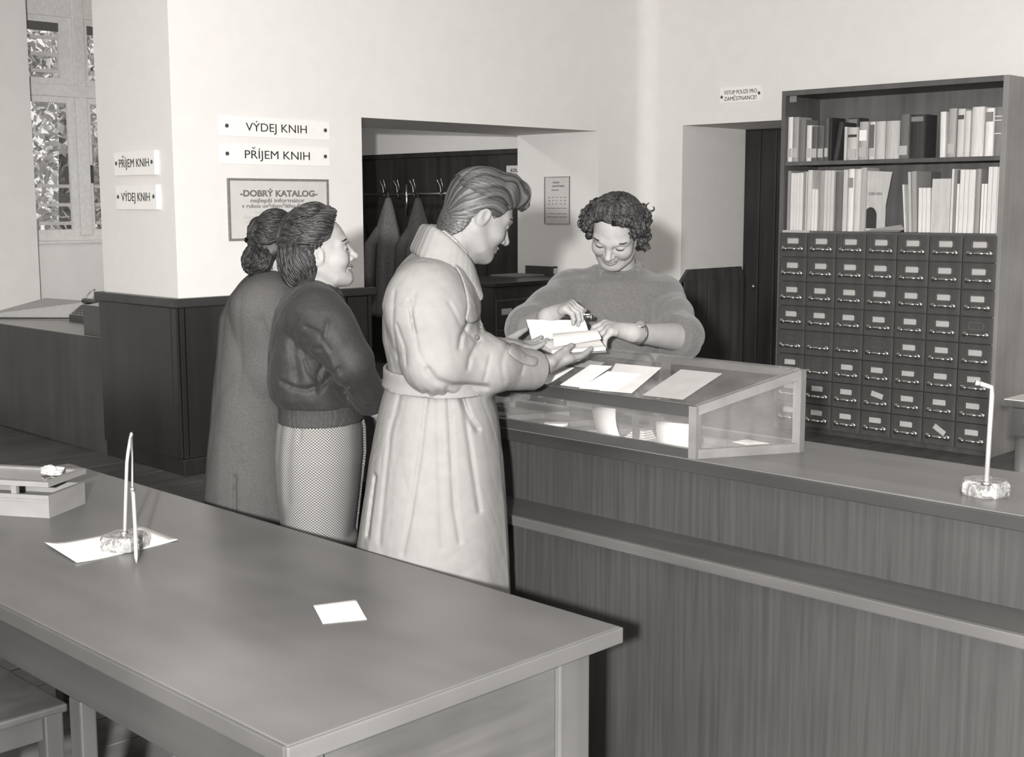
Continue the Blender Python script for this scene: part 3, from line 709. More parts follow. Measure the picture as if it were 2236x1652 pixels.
for a, b in ((1901, 1938), (1940, 1982), (1984, 2048)):
    book(a, b, 860, 0.62, 'tall off-white volume, one of three at the end of the row', 1, pages=True, group='three tall off-white volumes at the end')
# taller folders standing behind the short ones
book(366, 416, 892, 0.22, 'dark folder standing behind two short white booklets', 1, setback=0.22, depth=0.14, pages=True, group=gL)
book(1306, 1400, 905, 0.16, 'dark folder standing behind three short white volumes', 1, setback=0.22, depth=0.14, pages=True, group=gL)
book(1846, 1896, 890, 0.16, 'dark folder standing behind the thin white pamphlets', 1, setback=0.22, depth=0.14, pages=True, group=gL)
book(676, 770, 432, 0.05, 'tall black book with a tag standing behind the short buff one', 0, setback=0.21, depth=0.14, tags=[(0.85, 0.97, 'paper_grey')], group=gU)
# upright brochure with an arch printed on it, and loose papers below it
yb = CY0 + 0.05
cs = [Gy(*zp(*p), yb) for p in ((826, 1425), (1012, 1425), (1020, 1200), (1078, 905), (852, 895), (846, 1000))]
pts = [(float(c[0]), max(float(c[2]), ZDR + 0.001)) for c in cs]
br = thing('brochure', 'pale brochure with a printed dark arch standing face out on the lower shelf', 'brochure', (pts[0][0], yb, ZDR))
MB().prism(pts, 'y', yb, yb + 0.006).build('cover', book_mat(0.46), br)
a0 = Gy(*zp(832, 1400), yb); a1 = Gy(*zp(938, 1400), yb); at = float(Gy(*zp(885, 1215), yb)[2])
xm = float(a0[0] + a1[0]) / 2; hwid = float(a1[0] - a0[0]) / 2
q = [(xm - hwid, float(a0[2])), (xm + hwid, float(a0[2]))] + [(xm + hwid * math.cos(t), at - hwid * 1.25 + hwid * 1.25 * math.sin(t)) for t in [i * math.pi / 10 for i in range(11)]]
MB().prism(q, 'y', yb - 0.0012, yb + 0.001).build('printed_arch', book_mat(0.04), br)
tt = Gy(*zp(930, 1110), yb); lettering('DOBRÁ KNIHA', 0.028, 'ink_grey', br, (float(tt[0]), yb - 0.001, float(tt[2])), (1, 0, 0), width=0.10, bold=0.001)
p0 = Gy(*zp(835, 1420), CY0 + 0.06); p1_ = Gy(*zp(1215, 1420), CY0 + 0.06)
lp = thing('loose_papers', 'small untidy pile of loose papers in the gap of the lower shelf', 'papers', (float(p0[0]), CY0 + 0.1, ZDR))
for k in range(5):
    xa = float(p0[0]) + 0.02 + 0.012 * k; xb = float(p1_[0]) - 0.01 * (4 - k)
    z = ZDR + 0.001 + 0.004 * k
    MB().quadslab([(xa, CY0 + 0.012 + 0.004 * k, z), (xb, CY0 + 0.016, z + 0.002), (xb - 0.01 * k, CY0 + 0.045, z + (0.03 if k > 2 else 0.004)), (xa + .02, CY0 + 0.047, z + 0.002)], (0, 0, 0.002)).build('sheet', 'paper_mid', lp)
# ================================================================== the long counter
ZK, YK0, YK1 = 0.94, 2.672, 3.105
XK0, XK1 = -4.05, 0.45
YP = 2.715; ZL = 0.72; YL0 = 2.548
kt = thing('library_counter', 'long dark wooden lending counter with a lower ledge along its front', 'counter', ((XK0 + XK1) / 2, 2.85, 0))
box((XK0 - 0.02, YK0, ZK - 0.034), (XK1, YK1, ZK), 0.004).build('worktop', 'counter_top_wood', kt)
box((XK0 - 0.021, YK0 - 0.006, ZK - 0.036), (XK1, YK0 + 0.001, ZK - 0.003), 0.003).build('worktop_edge', 'counter_edge', kt)
for i in range(5):
    a = XK0 + (XK1 - XK0) * i / 5; b = XK0 + (XK1 - XK0) * (i + 1) / 5
    box((a, YP, ZL - 0.02), (b, YP + 0.02, ZK - 0.034)).build('upper_panel', 'counter_wood', kt)
    box((a + .0004, YL0 + 0.035, 0.0), (b, YL0 + 0.055, ZL - 0.03)).build('lower_panel', 'counter_wood', kt)
box((XK0, YL0 + 0.008, ZL - 0.028), (XK1, YP, ZL), 0.002).build('ledge', 'ledge_wood', kt)
box((XK0, YL0, ZL - 0.030), (XK1, YL0 + 0.010, ZL - 0.001), 0.003).build('ledge_edge', 'ledge_edge', kt)
box((XK0, YL0 + 0.055, 0), (XK0 + 0.03, YK1 - 0.03, ZK - 0.034)).build('end_panel', 'counter_wood', kt)
box((XK0 + 0.03, YK1 - 0.05, 0.0), (XK1, YK1 - 0.03, ZK - 0.034)).build('back_panel', 'counter_wood', kt)

# ================================================================== slanted display case on the counter
cA = Gz(1092, 925, ZK); cB = Gz(1527, 1009, ZK); cC = Gz(1749, 987, ZK)
fy = 2.682                                                     # front bottom edge, on the worktop
B0 = Vector((float(cB[0]) - 0.03, fy, ZK)); C0 = Vector((float(cC[0]), 2.955, ZK))
A0 = Vector((-3.02, fy, ZK)); D0 = Vector((-2.93, 2.955, ZK))
hF, hB = 0.138, 0.222
UPZ = Vector((0, 0, 1))
case = thing('display_case', 'wooden framed glass display case with slanted top on the counter', 'display case', (-2.45, 2.82, ZK))
pw = 0.024
def cbar(a, b, w, h, nm, m, up=(0, 0, 1)): return MB().bar(a, b, w, h, up).build(nm, m, case)
A1, B1, C1, D1 = A0 + UPZ * hF, B0 + UPZ * hF, C0 + UPZ * hB, D0 + UPZ * hB
i_ = lambda p: p + (Vector((-2.45, 2.82, p.z)) - p).normalized() * 0.012
for p, q in ((A0, A1), (B0, B1), (C0, C1), (D0, D1)):
    cbar(i_(p), i_(q), pw, pw, 'corner_post', 'case_wood', up=(0, 1, 0))
hz = Vector((0, 0, pw / 2))
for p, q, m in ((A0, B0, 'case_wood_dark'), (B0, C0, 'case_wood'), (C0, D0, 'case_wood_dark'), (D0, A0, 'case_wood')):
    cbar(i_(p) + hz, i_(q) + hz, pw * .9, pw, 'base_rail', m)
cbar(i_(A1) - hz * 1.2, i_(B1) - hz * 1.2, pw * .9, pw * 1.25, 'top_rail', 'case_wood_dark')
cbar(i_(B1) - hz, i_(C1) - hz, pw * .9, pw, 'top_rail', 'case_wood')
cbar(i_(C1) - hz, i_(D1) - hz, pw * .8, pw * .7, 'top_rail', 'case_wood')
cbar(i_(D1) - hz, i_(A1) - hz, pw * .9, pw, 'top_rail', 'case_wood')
nn = (B1 - A1).cross(D1 - A1).normalized()
MB().quadslab([i_(A1) + nn * .0005, i_(B1) + nn * .0005, i_(C1) + nn * .0005, i_(D1) + nn * .0005], nn * 0.004).build('top_pane', 'glass', case)
yi = Vector((0, 0.004, 0))
MB().quadslab([i_(A0) + UPZ * pw, i_(B0) + UPZ * pw, i_(B1) - UPZ * pw, i_(A1) - UPZ * pw], yi).build('front_pane', 'glass', case)
MB().quadslab([i_(B0) + UPZ * pw, i_(C0) + UPZ * pw, i_(C1) - UPZ * pw * .8, i_(B1) - UPZ * pw * .8], (-0.004, 0, 0)).build('end_pane', 'glass', case)
MB().quadslab([i_(A0) + UPZ * 0.001, i_(B0) + UPZ * .001, i_(C0) + UPZ * .001, i_(D0) + UPZ * .001], UPZ * 0.005).build('base_board', 'case_tray_wood', case)
for t in (0.25, 0.42, 0.6):
    p = A0.lerp(B0, t); q = D0.lerp(C0, t)
    MB().bar(p + Vector((0, .03, .014)), q + Vector((0, -.03, .014)), 0.008, 0.016).build('tray_divider', 'case_wood', case)
MB().bar(A0 + Vector((.03, .17, .014)), B0 + Vector((-.03, .17, .014)), 0.008, 0.016).build('tray_divider', 'case_wood', case)
def on_slope(px, py, lift=0.006):
    d = ray(px, py); d = Vector(d); o_ = Vector(CPOS); t = (A1 - o_).dot(nn) / d.dot(nn)
    return o_ + d * t + nn * lift
def slope_sheet(label, pp, m, lift, nm='paper_sheet', cat='paper', group='papers on the slanted glass'):
    return tag(MB().quadslab([on_slope(*p, lift) for p in pp], nn * 0.0007).build(nm, m), label, cat, group)
slope_sheet('light grey sheet lying alone on the glass next to the case end', ((1404, 866), (1492, 876), (1578, 819), (1488, 810)), 'paper_grey', 0.0050)
slope_sheet('large pale leaflet lying under the white cards on the slanted glass', ((1310, 856), (1380, 862), (1445, 806), (1345, 797)), 'paper_mid', 0.0050)
slope_sheet('white card overlapping the large pale leaflet', ((1266, 852), (1344, 858), (1402, 821), (1328, 815)), 'paper', 0.0062)
slope_sheet('white card between the coat cuff and the larger leaflet', ((1224, 844), (1270, 850), (1337, 803), (1290, 800)), 'paper', 0.0055)
slope_sheet('white card beside the raincoat cuff', ((1176, 838), (1196, 843), (1254, 806), (1205, 803)), 'paper', 0.0050)
slope_sheet('greyish sheet half under the white cards behind the cuff', ((1240, 800), (1298, 808), (1320, 795), (1262, 786)), 'paper_grey', 0.0048)
slope_sheet('small white slip lying under the open book', ((1212, 790), (1272, 789), (1282, 778), (1225, 776)), 'paper', 0.0050)
# things inside the case
def bent_sheet(label, pp, m, name='paper_sheet', cat='paper', group='papers inside the case', bulge=0.012):
    """sheet standing between two lines of points (bottom, top), slightly curved"""
    b0, b1, t0, t1 = [Vector(map(float, p)) for p in pp]; mb = MB(); vs = []; n = 8
    out = Vector((0, -1, 0))
    for i in range(n + 1):
        t = i / n; k = math.sin(math.pi * t) * bulge
        vs += [b0.lerp(t0, t) + out * k, b1.lerp(t1, t) + out * k]
    vs2 = [v + Vector((0, 0.0007, 0)) for v in vs]
    fs = [(2 * i, 2 * i + 1, 2 * i + 3, 2 * i + 2) for i in range(n)]
    m_ = len(vs); fs += [tuple(m_ + k for k in f[::-1]) for f in fs]
    fs += [(0, m_, m_ + 1, 1), (2 * n, 2 * n + 1, m_ + 2 * n + 1, m_ + 2 * n)]
    fs += [(2 * i, 2 * i + 2, m_ + 2 * i + 2, m_ + 2 * i) for i in range(n)] + [(2 * i + 1, m_ + 2 * i + 1, m_ + 2 * i + 3, 2 * i + 3) for i in range(n)]
    return tag(mb.add(vs + vs2, fs).build(name, m, None, True), label, cat, group)
bent_sheet('narrow white slip leaning inside the case behind the front glass', (Gy(1316, 962, 2.715), Gy(1361, 968, 2.715), Gy(1293, 886, 2.75), Gy(1344, 892, 2.75)), 'paper_mid')
bent_sheet('white sheet standing inside the case beside the corner post', (Gy(1441, 984, 2.712), Gy(1511, 993, 2.712), Gy(1432, 919, 2.735), Gy(1512, 927, 2.735)), 'paper', bulge=0.004)
def flat_on(pp, z, label, m='paper', th=0.0009, group='papers inside the case', name='paper_sheet', cat='paper', curl=None):
    c = [Vector(map(float, Gz(*p, z))) for p in pp]
    if curl:
        for k, h in curl.items(): c[k].z += h
    return tag(MB().quadslab(c, (0, 0, th)).build(name, m), label, cat, group)
zi = ZK + 0.0075
flat_on(((1600, 974), (1690, 984), (1732, 969), (1664, 954)), zi, 'large white sheet lying curled on the case floor by the end glass', curl={0: .012})
flat_on(((1543, 992), (1600, 989), (1606, 985), (1548, 980)), zi, 'small white slip on the case floor by the corner post')
flat_on(((1366, 968), (1432, 976), (1440, 952), (1405, 949)), zi, 'pale card lying on the case floor between the two leaning sheets', 'paper_mid')
# round stamp pad and a few cut slips
sp = Gz(1215, 935, zi); st = thing('stamp_pad', 'round pale lidded tin on the case floor', 'tin', (float(sp[0]), float(sp[1]), zi))
MB().lathe([(0.034, 0), (0.036, 0.003), (0.036, 0.010), (0.033, 0.011)], sp, 24).build('tin', 'metal_dull', st, True)
MB().lathe([(0.0365, 0.010), (0.0365, 0.017), (0.034, 0.0185)], sp, 24).build('lid', 'linen_pale', st, True)
s2 = Gz(1385, 962, zi)
cbx = thing('card_block', 'small block of white cards with a clip on the case floor', 'cards', (float(s2[0]), float(s2[1]), zi))
X, Y = float(s2[0]) - 0.05, float(s2[1]) + 0.02
for k in range(4):
    box((X + 0.006 * k, Y + 0.004 * k, zi + 0.006 * k), (X + 0.07 - 0.004 * k, Y + 0.05, zi + 0.006 * k + 0.005)).build('card', 'paper_mid', cbx)
box((X + 0.03, Y - 0.006, zi), (X + 0.05, Y + 0.004, zi + 0.03), .002).build('clip', 'dark_metal', cbx)
pc = Gy(1415, 925, 2.90); dk = thing('pencil_box', 'flat dark box with a lighter clasp at the back of the case floor', 'box', (float(pc[0]), 2.90, zi))
box((float(pc[0]) - 0.05, 2.885, zi), (float(pc[0]) + 0.05, 2.91, zi + 0.045), 0.003).build('box_body', 'dark_metal', dk)
box((float(pc[0]) - 0.02, 2.882, zi + 0.018), (float(pc[0]) + 0.02, 2.886, zi + 0.03), 0.001).build('clasp', 'metal_dull', dk)

# papers on the far part of the counter between the visitors
flat_on(((795, 892), (830, 896), (842, 884), (806, 876)), ZK + 0.001, 'white paper on the counter between the jacket and the raincoat', group=None)

# ================================================================== pen stand on the counter
def pen_stand(name, label, base, z, w, pts_rod, r, m, parts, rot=0.0):
    o = thing(name, label, 'pen holder', (base[0], base[1], z))
    a, b = w; h = 0.034
    oc = lambda s, ch: [(-a * s + ch, -b * s), (a * s - ch, -b * s), (a * s, -b * s + ch), (a * s, b * s - ch), (a * s - ch, b * s), (-a * s + ch, b * s), (-a * s, b * s - ch), (-a * s, -b * s + ch)]
    cs_, sn_ = math.cos(rot), math.sin(rot)
    rp = lambda q: [(base[0] + x * cs_ - y * sn_, base[1] + x * sn_ + y * cs_) for x, y in q]
    lay = [(oc(0.97, 0.02), z), (oc(1, 0.02), z + 0.005), (oc(1, 0.02), z + h - 0.010), (oc(0.9, 0.019), z + h)]
    vs = []
    for q, zz in lay: vs += [(x, y, zz) for x, y in rp(q)]
    fs = [(i * 8 + k, i * 8 + (k + 1) % 8, (i + 1) * 8 + (k + 1) % 8, (i + 1) * 8 + k) for i in range(3) for k in range(8)] + [tuple(range(8))[::-1], tuple(24 + k for k in range(8))]
    MB().add(vs, fs).build('marble_base', 'marble', o)
    MB().tube(pts_rod, r, 10).build('rod', m, o, True)
    MB().lathe([(r * 2.2, 0), (r * 2.2, 0.004), (r * 1.3, 0.008)], (pts_rod[0][0], pts_rod[0][1], z + h - 0.001), 12).build('collar', 'metal_bright', o, True)
    parts(o)
    return o
b2 = Gz(2150, 1078, ZK)
q0 = Vector(map(float, Gz(2150, 1070, ZK + 0.02))); dep2 = float((W2C @ (np.array(q0) - CPOS))[2])
t0 = Pd(2153, 1068, dep2); t1 = Pd(2166, 862, dep2); t2 = Pd(2165, 845, dep2); t3_ = Pd(2140, 837, dep2)
pen_stand('pen_stand', 'square marble pen stand with an upright rod on the long counter', (float(b2[0]), float(b2[1])), ZK, (0.048, 0.046),
          [t0, t1, t2, t3_], 0.0055, 'enamel_pale', lambda o: MB().tube([t3_, Pd(2130, 835, dep2)], [0.0055, 0.0065], 10).build('holder_tip', 'enamel_pale', o, True), rot=R(-10))

# ================================================================== the writing desk in front
ZD, XD0, XD1, YD_0, YD_1 = 0.76, -3.96, -1.602, 1.113, 1.927
desk = thing('writing_desk', 'large wooden writing desk with a worn dark top in front of the counter', 'desk', (-2.78, 1.52, 0))
box((XD0, YD_0 + .004, ZD - 0.032), (XD1 - 0.006, YD_1 - .004, ZD), 0.003).build('desktop', 'desk_top_wood', desk)
box((XD1 - 0.008, YD_0, ZD - 0.034), (XD1, YD_1, ZD - 0.0015), 0.003).build('end_edge', 'desk_end_edge', desk)
box((XD0, YD_0 - 0.003, ZD - 0.034), (XD1 - .008, YD_0 + 0.006, ZD - 0.0015), 0.003).build('front_edge', 'desk_edge_wood', desk)
box((XD0, YD_1 - 0.006, ZD - 0.034), (XD1 - .008, YD_1 + 0.001, ZD - 0.0015), 0.003).build('rear_edge', 'desk_edge_wood', desk)
xe = XD1 - 0.055
# end frame: stiles, recessed drawer-like panels
for y0, y1 in ((1.80, 1.888), (YD_0 + 0.04, YD_0 + 0.11)):
    box((xe - 0.05, y0, 0), (xe, y1, ZD - 0.034), 0.004).build('stile', 'desk_stile_wood', desk)
for z0, z1 in ((0.47, 0.715), (0.215, 0.46), (0.0, 0.205)):
    box((xe - 0.045, YD_0 + 0.11, z0), (xe - 0.012, 1.80, z1), 0.004).build('end_panel', 'desk_panel_wood', desk)
box((xe - 0.05, 1.802, 0.0), (xe - 0.045, 1.80, ZD - .04)).build('panel_bead', 'desk_panel_wood', desk)
# front apron, inner pedestal side and legs
box((XD0 + 0.06, YD_0 + 0.045, 0.60), (xe - 0.051, YD_0 + 0.065, ZD - 0.034), 0.002).build('apron', 'desk_side_wood', desk)
box((XD0 + 0.06, YD_1 - 0.06, 0.05), (xe - 0.051, YD_1 - 0.04, ZD - 0.034), 0.002).build('modesty_panel', 'desk_side_wood', desk)
for xl in (XD0 + 0.06, -2.44):
    box((xl, YD_0 + 0.045, 0), (xl + 0.05, YD_0 + 0.08, 0.599), 0.004).build('leg', 'chair_wood', desk)
box((XD0 + 0.06, YD_1 - 0.12, 0), (XD0 + 0.115, YD_1 - 0.065, ZD - .034), 0.004).build('leg', 'chair_wood', desk)
# chair pushed up to the desk
ch = thing('wooden_chair', 'plain wooden chair pushed under the writing desk', 'chair', (-2.81, 1.0, 0))
zs_ = 0.525
box((-3.03, 0.80, zs_ - 0.02), (-2.585, 1.225, zs_), 0.006).build('seat', 'chair_wood', ch)
for xx in (-3.025, -2.635):
    box((xx, 0.79, 0.0), (xx + 0.042, 0.83, 0.58), 0.004).build('leg', 'chair_wood', ch)
    box((xx, 1.175, 0.0), (xx + 0.042, 1.217, zs_ - 0.02), 0.004).build('leg', 'chair_wood', ch)
    box((xx + 0.008, 0.83, zs_ - 0.075), (xx + 0.034, 1.175, zs_ - 0.02), 0.003).build('seat_rail', 'chair_wood', ch)
    box((xx + 0.008, 0.83, 0.2), (xx + 0.032, 1.175, 0.23), 0.003).build('stretcher', 'chair_wood', ch)
box((-2.983, 0.798, 0.535), (-2.635, 0.822, 0.575), 0.004).build('back_rail', 'chair_wood', ch)

# pen stand with a hanging pen, on a sheet of paper
pb = Vector(map(float, Gz(272, 1196, ZD)))
dep = float((W2C @ (np.array(pb) - CPOS))[2])
rod = [Pd(272, 1186, dep), Pd(274, 1100, dep), Pd(277, 1010, dep), Pd(280, 985, dep), Pd(284, 962, dep), Pd(287, 948, dep)]
def hang(o):
    dn = float((W2C @ (Gz(298, 1228, ZD + .006) - CPOS))[2])
    top = Pd(287, 950, dep); mid = Pd(289, 1068, (dep + dn) / 2); tip = Gz(298, 1229, ZD + 0.004)
    MB().tube([top, Pd(289, 1000, dep * .995), mid], 0.0032, 8).build('cord', 'metal_dull', o, True)
    MB().lathe([(0.002, -.006), (0.007, -.003), (0.007, .003), (0.002, .006)], mid, 10).build('cord_ring', 'metal_bright', o, True)
    m2 = Pd(291, 1080, (dep + dn) / 2)
    MB().tube([mid, m2, Pd(295, 1150, (dep + 3 * dn) / 4), Pd(297, 1215, dn), tip], [0.0035, 0.0048, 0.0048, 0.0045, 0.002], 10).build('pen', 'enamel_pale', o, True)
    MB().lathe([(0.002, -.006), (0.006, 0), (0.002, .006)], rod[-1], 10).build('rod_tip', 'metal_bright', o, True)
pen_stand('pen_stand', 'marble pen stand with a bent rod and hanging pen on the writing desk', (float(pb[0]), float(pb[1])), ZD + 0.0016, (0.048, 0.052), rod, 0.0045, 'enamel_pale', hang, rot=R(20))
def desk_paper(label, pp, n=10, wave=0.0):
    c = [Vector(map(float, Gz(*p, ZD + 0.0003))) for p in pp]
    vs = []
    for i in range(n + 1):
        for j in range(n + 1):
            u, v = i / n, j / n
            p = c[0].lerp(c[1], v).lerp(c[3].lerp(c[2], v), u)
            p.z += wave * max(0, abs(u - 0.5) * 2 - 0.45) ** 2 * (1 if u < .5 else 0.7) * (1.5 - v)
            vs.append(p)
    N = (n + 1) ** 2
    fs = [(i * (n + 1) + j, i * (n + 1) + j + 1, (i + 1) * (n + 1) + j + 1, (i + 1) * (n + 1) + j) for i in range(n) for j in range(n)]
    vs2 = [v + Vector((0, 0, 0.0008)) for v in vs]
    rim = [j for j in range(n)] + [(i * (n + 1) + n) for i in range(n)] + [n * (n + 1) + j for j in range(n, 0, -1)] + [i * (n + 1) for i in range(n, 0, -1)]
    fs2 = [tuple(N + k for k in f[::-1]) for f in fs] + [(rim[k], rim[(k + 1) % len(rim)], N + rim[(k + 1) % len(rim)], N + rim[k]) for k in range(len(rim))]
    return tag(MB().add(vs + vs2, fs + fs2).build('paper_sheet', 'paper', None, True), label, 'paper')
desk_paper('curled white sheet lying under the marble pen stand on the writing desk', ((97, 1192), (168, 1231), (389, 1180), (306, 1153)), wave=0.022)
desk_paper('small square white slip lying alone on the writing desk', ((684, 1321), (705, 1361), (801, 1352), (777, 1309)))
# white card box with a glazed lid
z0 = ZD
nr = Vector(map(float, Gz(108, 1131, z0))); fr = Vector(map(float, Gz(166, 1098, z0))); lf = Vector(map(float, Gz(-60, 1121, z0)))
ex = (lf - nr).normalized(); ey = (fr - nr).normalized(); ey = (ey - ex * ey.dot(ex)).normalized()
Lx, Ly = 0.36, (fr - nr).length
gb = thing('glazed_card_box', 'white wooden card box with a raised glass lid on the writing desk', 'box', tuple(nr))
def gq(u0, u1, v0, v1, za, zb): 
    p = [nr + ex * u0 + ey * v0, nr + ex * u1 + ey * v0, nr + ex * u1 + ey * v1, nr + ex * u0 + ey * v1]
    return [Vector((q.x, q.y, za)) for q in p], (0, 0, zb - za)
for nm, a in (('side', (0, Lx, 0, 0.012)), ('side', (0, Lx, Ly - 0.012, Ly)), ('side', (0, 0.012, 0.012, Ly - 0.012)), ('side', (Lx - 0.012, Lx, 0.012, Ly - 0.012))):
    MB().quadslab(*gq(*a, z0, z0 + 0.062)).build(nm, 'pale_wood', gb)
MB().quadslab(*gq(0.01, Lx - 0.01, 0.01, Ly - .01, z0 + .0005, z0 + 0.03)).build('bottom', 'pale_wood', gb)
MB().quadslab(*gq(-0.003, Lx, -0.003, 0.0, z0 + 0.044, z0 + 0.05)).build('bead', 'pale_wood', gb)
zl_ = z0 + 0.086
for u in (0.10, 0.26):
    MB().quadslab(*gq(u, u + 0.016, 0.004, 0.018, z0 + 0.062, zl_)).build('lid_post', 'pale_wood', gb)
    MB().quadslab(*gq(u, u + 0.016, Ly - 0.018, Ly - 0.004, z0 + 0.062, zl_)).build('lid_post', 'pale_wood', gb)
o1 = -0.004
for a in ((o1, Lx + .02, o1, o1 + 0.02), (o1, Lx + .02, Ly - o1 - 0.02, Ly - o1), (o1, o1 + 0.02, o1 + .02, Ly - o1 - .02), (Lx, Lx + .02, o1 + .02, Ly - o1 - .02)):
    MB().quadslab(*gq(*a, zl_, zl_ + 0.014)).build('lid_frame', 'pale_wood', gb)
MB().quadslab(*gq(o1 + .018, Lx + .002, o1 + .018, Ly - o1 - .018, zl_ + 0.005, zl_ + 0.008)).build('lid_pane', 'glass', gb)
MB().quadslab(*gq(o1 + .02, Lx, o1 + .02, Ly - o1 - .02, zl_ - 0.004, zl_ - 0.001)).build('lid_lining', 'dark_metal', gb)
c_ = nr + ex * 0.05 + ey * (Ly * .6)
bmc = bmesh.new(); bmesh.ops.create_icosphere(bmc, subdivisions=3, radius=1.0)
for v in bmc.verts:
    d = v.co.normalized(); k = 1 + 0.30 * math.sin(5 * d.x + 3 * d.y) * math.sin(6 * d.z + 4 * d.x) + random.uniform(-0.13, 0.13)
    v.co = Vector((c_.x - 0.01, c_.y, zl_ + 0.020)) + Vector((d.x * 0.036, d.y * 0.026, max(d.z, -0.85) * 0.0125)) * k
tag(MB().bm(bmc).build('crumpled_paper', 'paper_mid', None), 'crumpled white paper lying on the glazed lid', 'paper')

# ================================================================== low counter and things in the window bay
XQ0, XQ1 = -9.99, XB2 - 0.03
zb = 0.75
lc = thing('low_counter', 'low dark panelled counter with a pale top in the window bay', 'counter', ((XQ0 + XQ1) / 2, 4.3, 0))
box((XQ0, YE + 0.0, 0), (XQ1, YE + 0.03, zb - 0.0045), 0.001).build('front_panel', 'barrier_wood', lc)
box((XQ0, YE + 0.03, zb - 0.03), (XQ1, YE + 0.62, zb - 0.004), 0.003).build('top', 'desk_light_top', lc)
box((XQ1 - 0.03, YE + 0.031, 0), (XQ1, YE + 0.6, zb - 0.03)).build('end_panel', 'barrier_wood', lc)
ztp = zb - 0.004
e0 = Gz(166, 699, ztp); e1 = Gz(2, 706, ztp)
sl = thing('sloped_writing_case', 'pale box with a sloped lid on the low counter by the window', 'box', (float(e0[0]) - .4, float(e0[1]) + .1, ztp))
xr = float(e0[0]); xl = -9.75; yf = YE + 0.05
y2 = float(e0[1]) + 0.06
MB().add([(xl, yf + .02, ztp), (xr, y2 - .02, ztp), (xr, y2 + .12, ztp), (xl, yf + .5, ztp), (xl + 0.05, yf + .06, ztp + .03), (xr, y2, ztp + .13), (xr, y2 + .12, ztp + 0.13), (xl + .15, yf + .5, ztp + .14)],
         [(3, 2, 1, 0), (0, 1, 5, 4), (1, 2, 6, 5), (2, 3, 7, 6), (3, 0, 4, 7), (4, 5, 6, 7)]).build('case_body', 'linen_pale', sl)
MB().bar((xl + .02, yf + .012, ztp + .008), (xr, y2 - .028, ztp + 0.012), 0.012, 0.012).build('shadow_strip', 'dark_metal', sl)  # dark bar drawn in place of the shadow line below the case
d0 = Gz(184, 731, ztp)
fb = thing('filing_box', 'dark filing box holding white papers on the low counter', 'box', (float(d0[0]) + .1, float(d0[1]) + .05, ztp))
X, Y = float(d0[0]), float(d0[1])
MB().box((X, Y, ztp), (X + 0.34, Y + 0.012, ztp + 0.20)).box((X, Y + .2, ztp), (X + 0.34, Y + 0.212, ztp + 0.20)).box((X, Y + .012, ztp), (X + .012, Y + 0.2, ztp + 0.20)).box((X + .328, Y + .012, ztp), (X + .34, Y + 0.2, ztp + 0.20)).box((X + .012, Y + .012, ztp), (X + .328, Y + 0.2, ztp + 0.015)).build('box_body', 'dark_metal', fb)
MB().quadslab([(X + 0.014, Y + 0.014, ztp + 0.195), (X + 0.326, Y + 0.014, ztp + 0.205), (X + 0.326, Y + 0.198, ztp + 0.262), (X + 0.1, Y + 0.198, ztp + 0.215)], (0, 0, 0.004)).build('papers', 'paper', fb)
g0 = Gz(185, 690, ztp + .1)
tw = thing('typewriter', 'small dark typewriter beside the sloped pale box', 'typewriter', (X - .05, Y + .42, ztp))
X2, Y2 = float(Gz(166, 697, ztp)[0]) + 0.16, YE + 0.435
MB().prism([(Y2, ztp), (Y2 + .18, ztp), (Y2 + .18, ztp + .11), (Y2 + .1, ztp + .12), (Y2, ztp + 0.05)], 'x', X2, X2 + 0.34).build('body', 'dark_metal', tw)
MB().tube([(X2 - 0.03, Y2 + .14, ztp + 0.145), (X2 + 0.37, Y2 + .14, ztp + 0.145)], 0.022, 12).build('platen', 'black_plastic', tw, True)
for sx in (X2 - 0.045, X2 + 0.375):
    MB().tube([(sx, Y2 + .14, ztp + 0.145), (sx + 0.015, Y2 + .14, ztp + 0.145)], 0.017, 10).build('platen_knob', 'black_plastic', tw, True)
for r in range(3):
    for c in range(8):
        MB().tube([(X2 + 0.03 + c * .038, Y2 + .012 + r * .022, ztp + .052 + r * .013), (X2 + 0.03 + c * .038, Y2 + .010 + r * .022, ztp + .064 + r * .013)], 0.009, 6).build('key', 'enamel_pale', tw)
gl = thing('gooseneck_lamp', 'thin gooseneck wire lamp arm rising from the low counter', 'lamp', (X - .03, Y + .03, ztp))
dl = float((W2C @ (Gz(180, 700, ztp) - CPOS))[2])
MB().tube([Gz(180, 697, ztp), Pd(181, 680, dl), Pd(184, 660, dl), Pd(190, 645, dl), Pd(198, 636, dl), Pd(208, 632, dl)], 0.0055, 8).build('arm', 'metal_dull', gl, True)
MB().lathe([(0.03, 0), (0.03, 0.012), (0.012, 0.02)], Gz(180, 699, ztp), 14).build('base', 'dark_metal', gl, True)

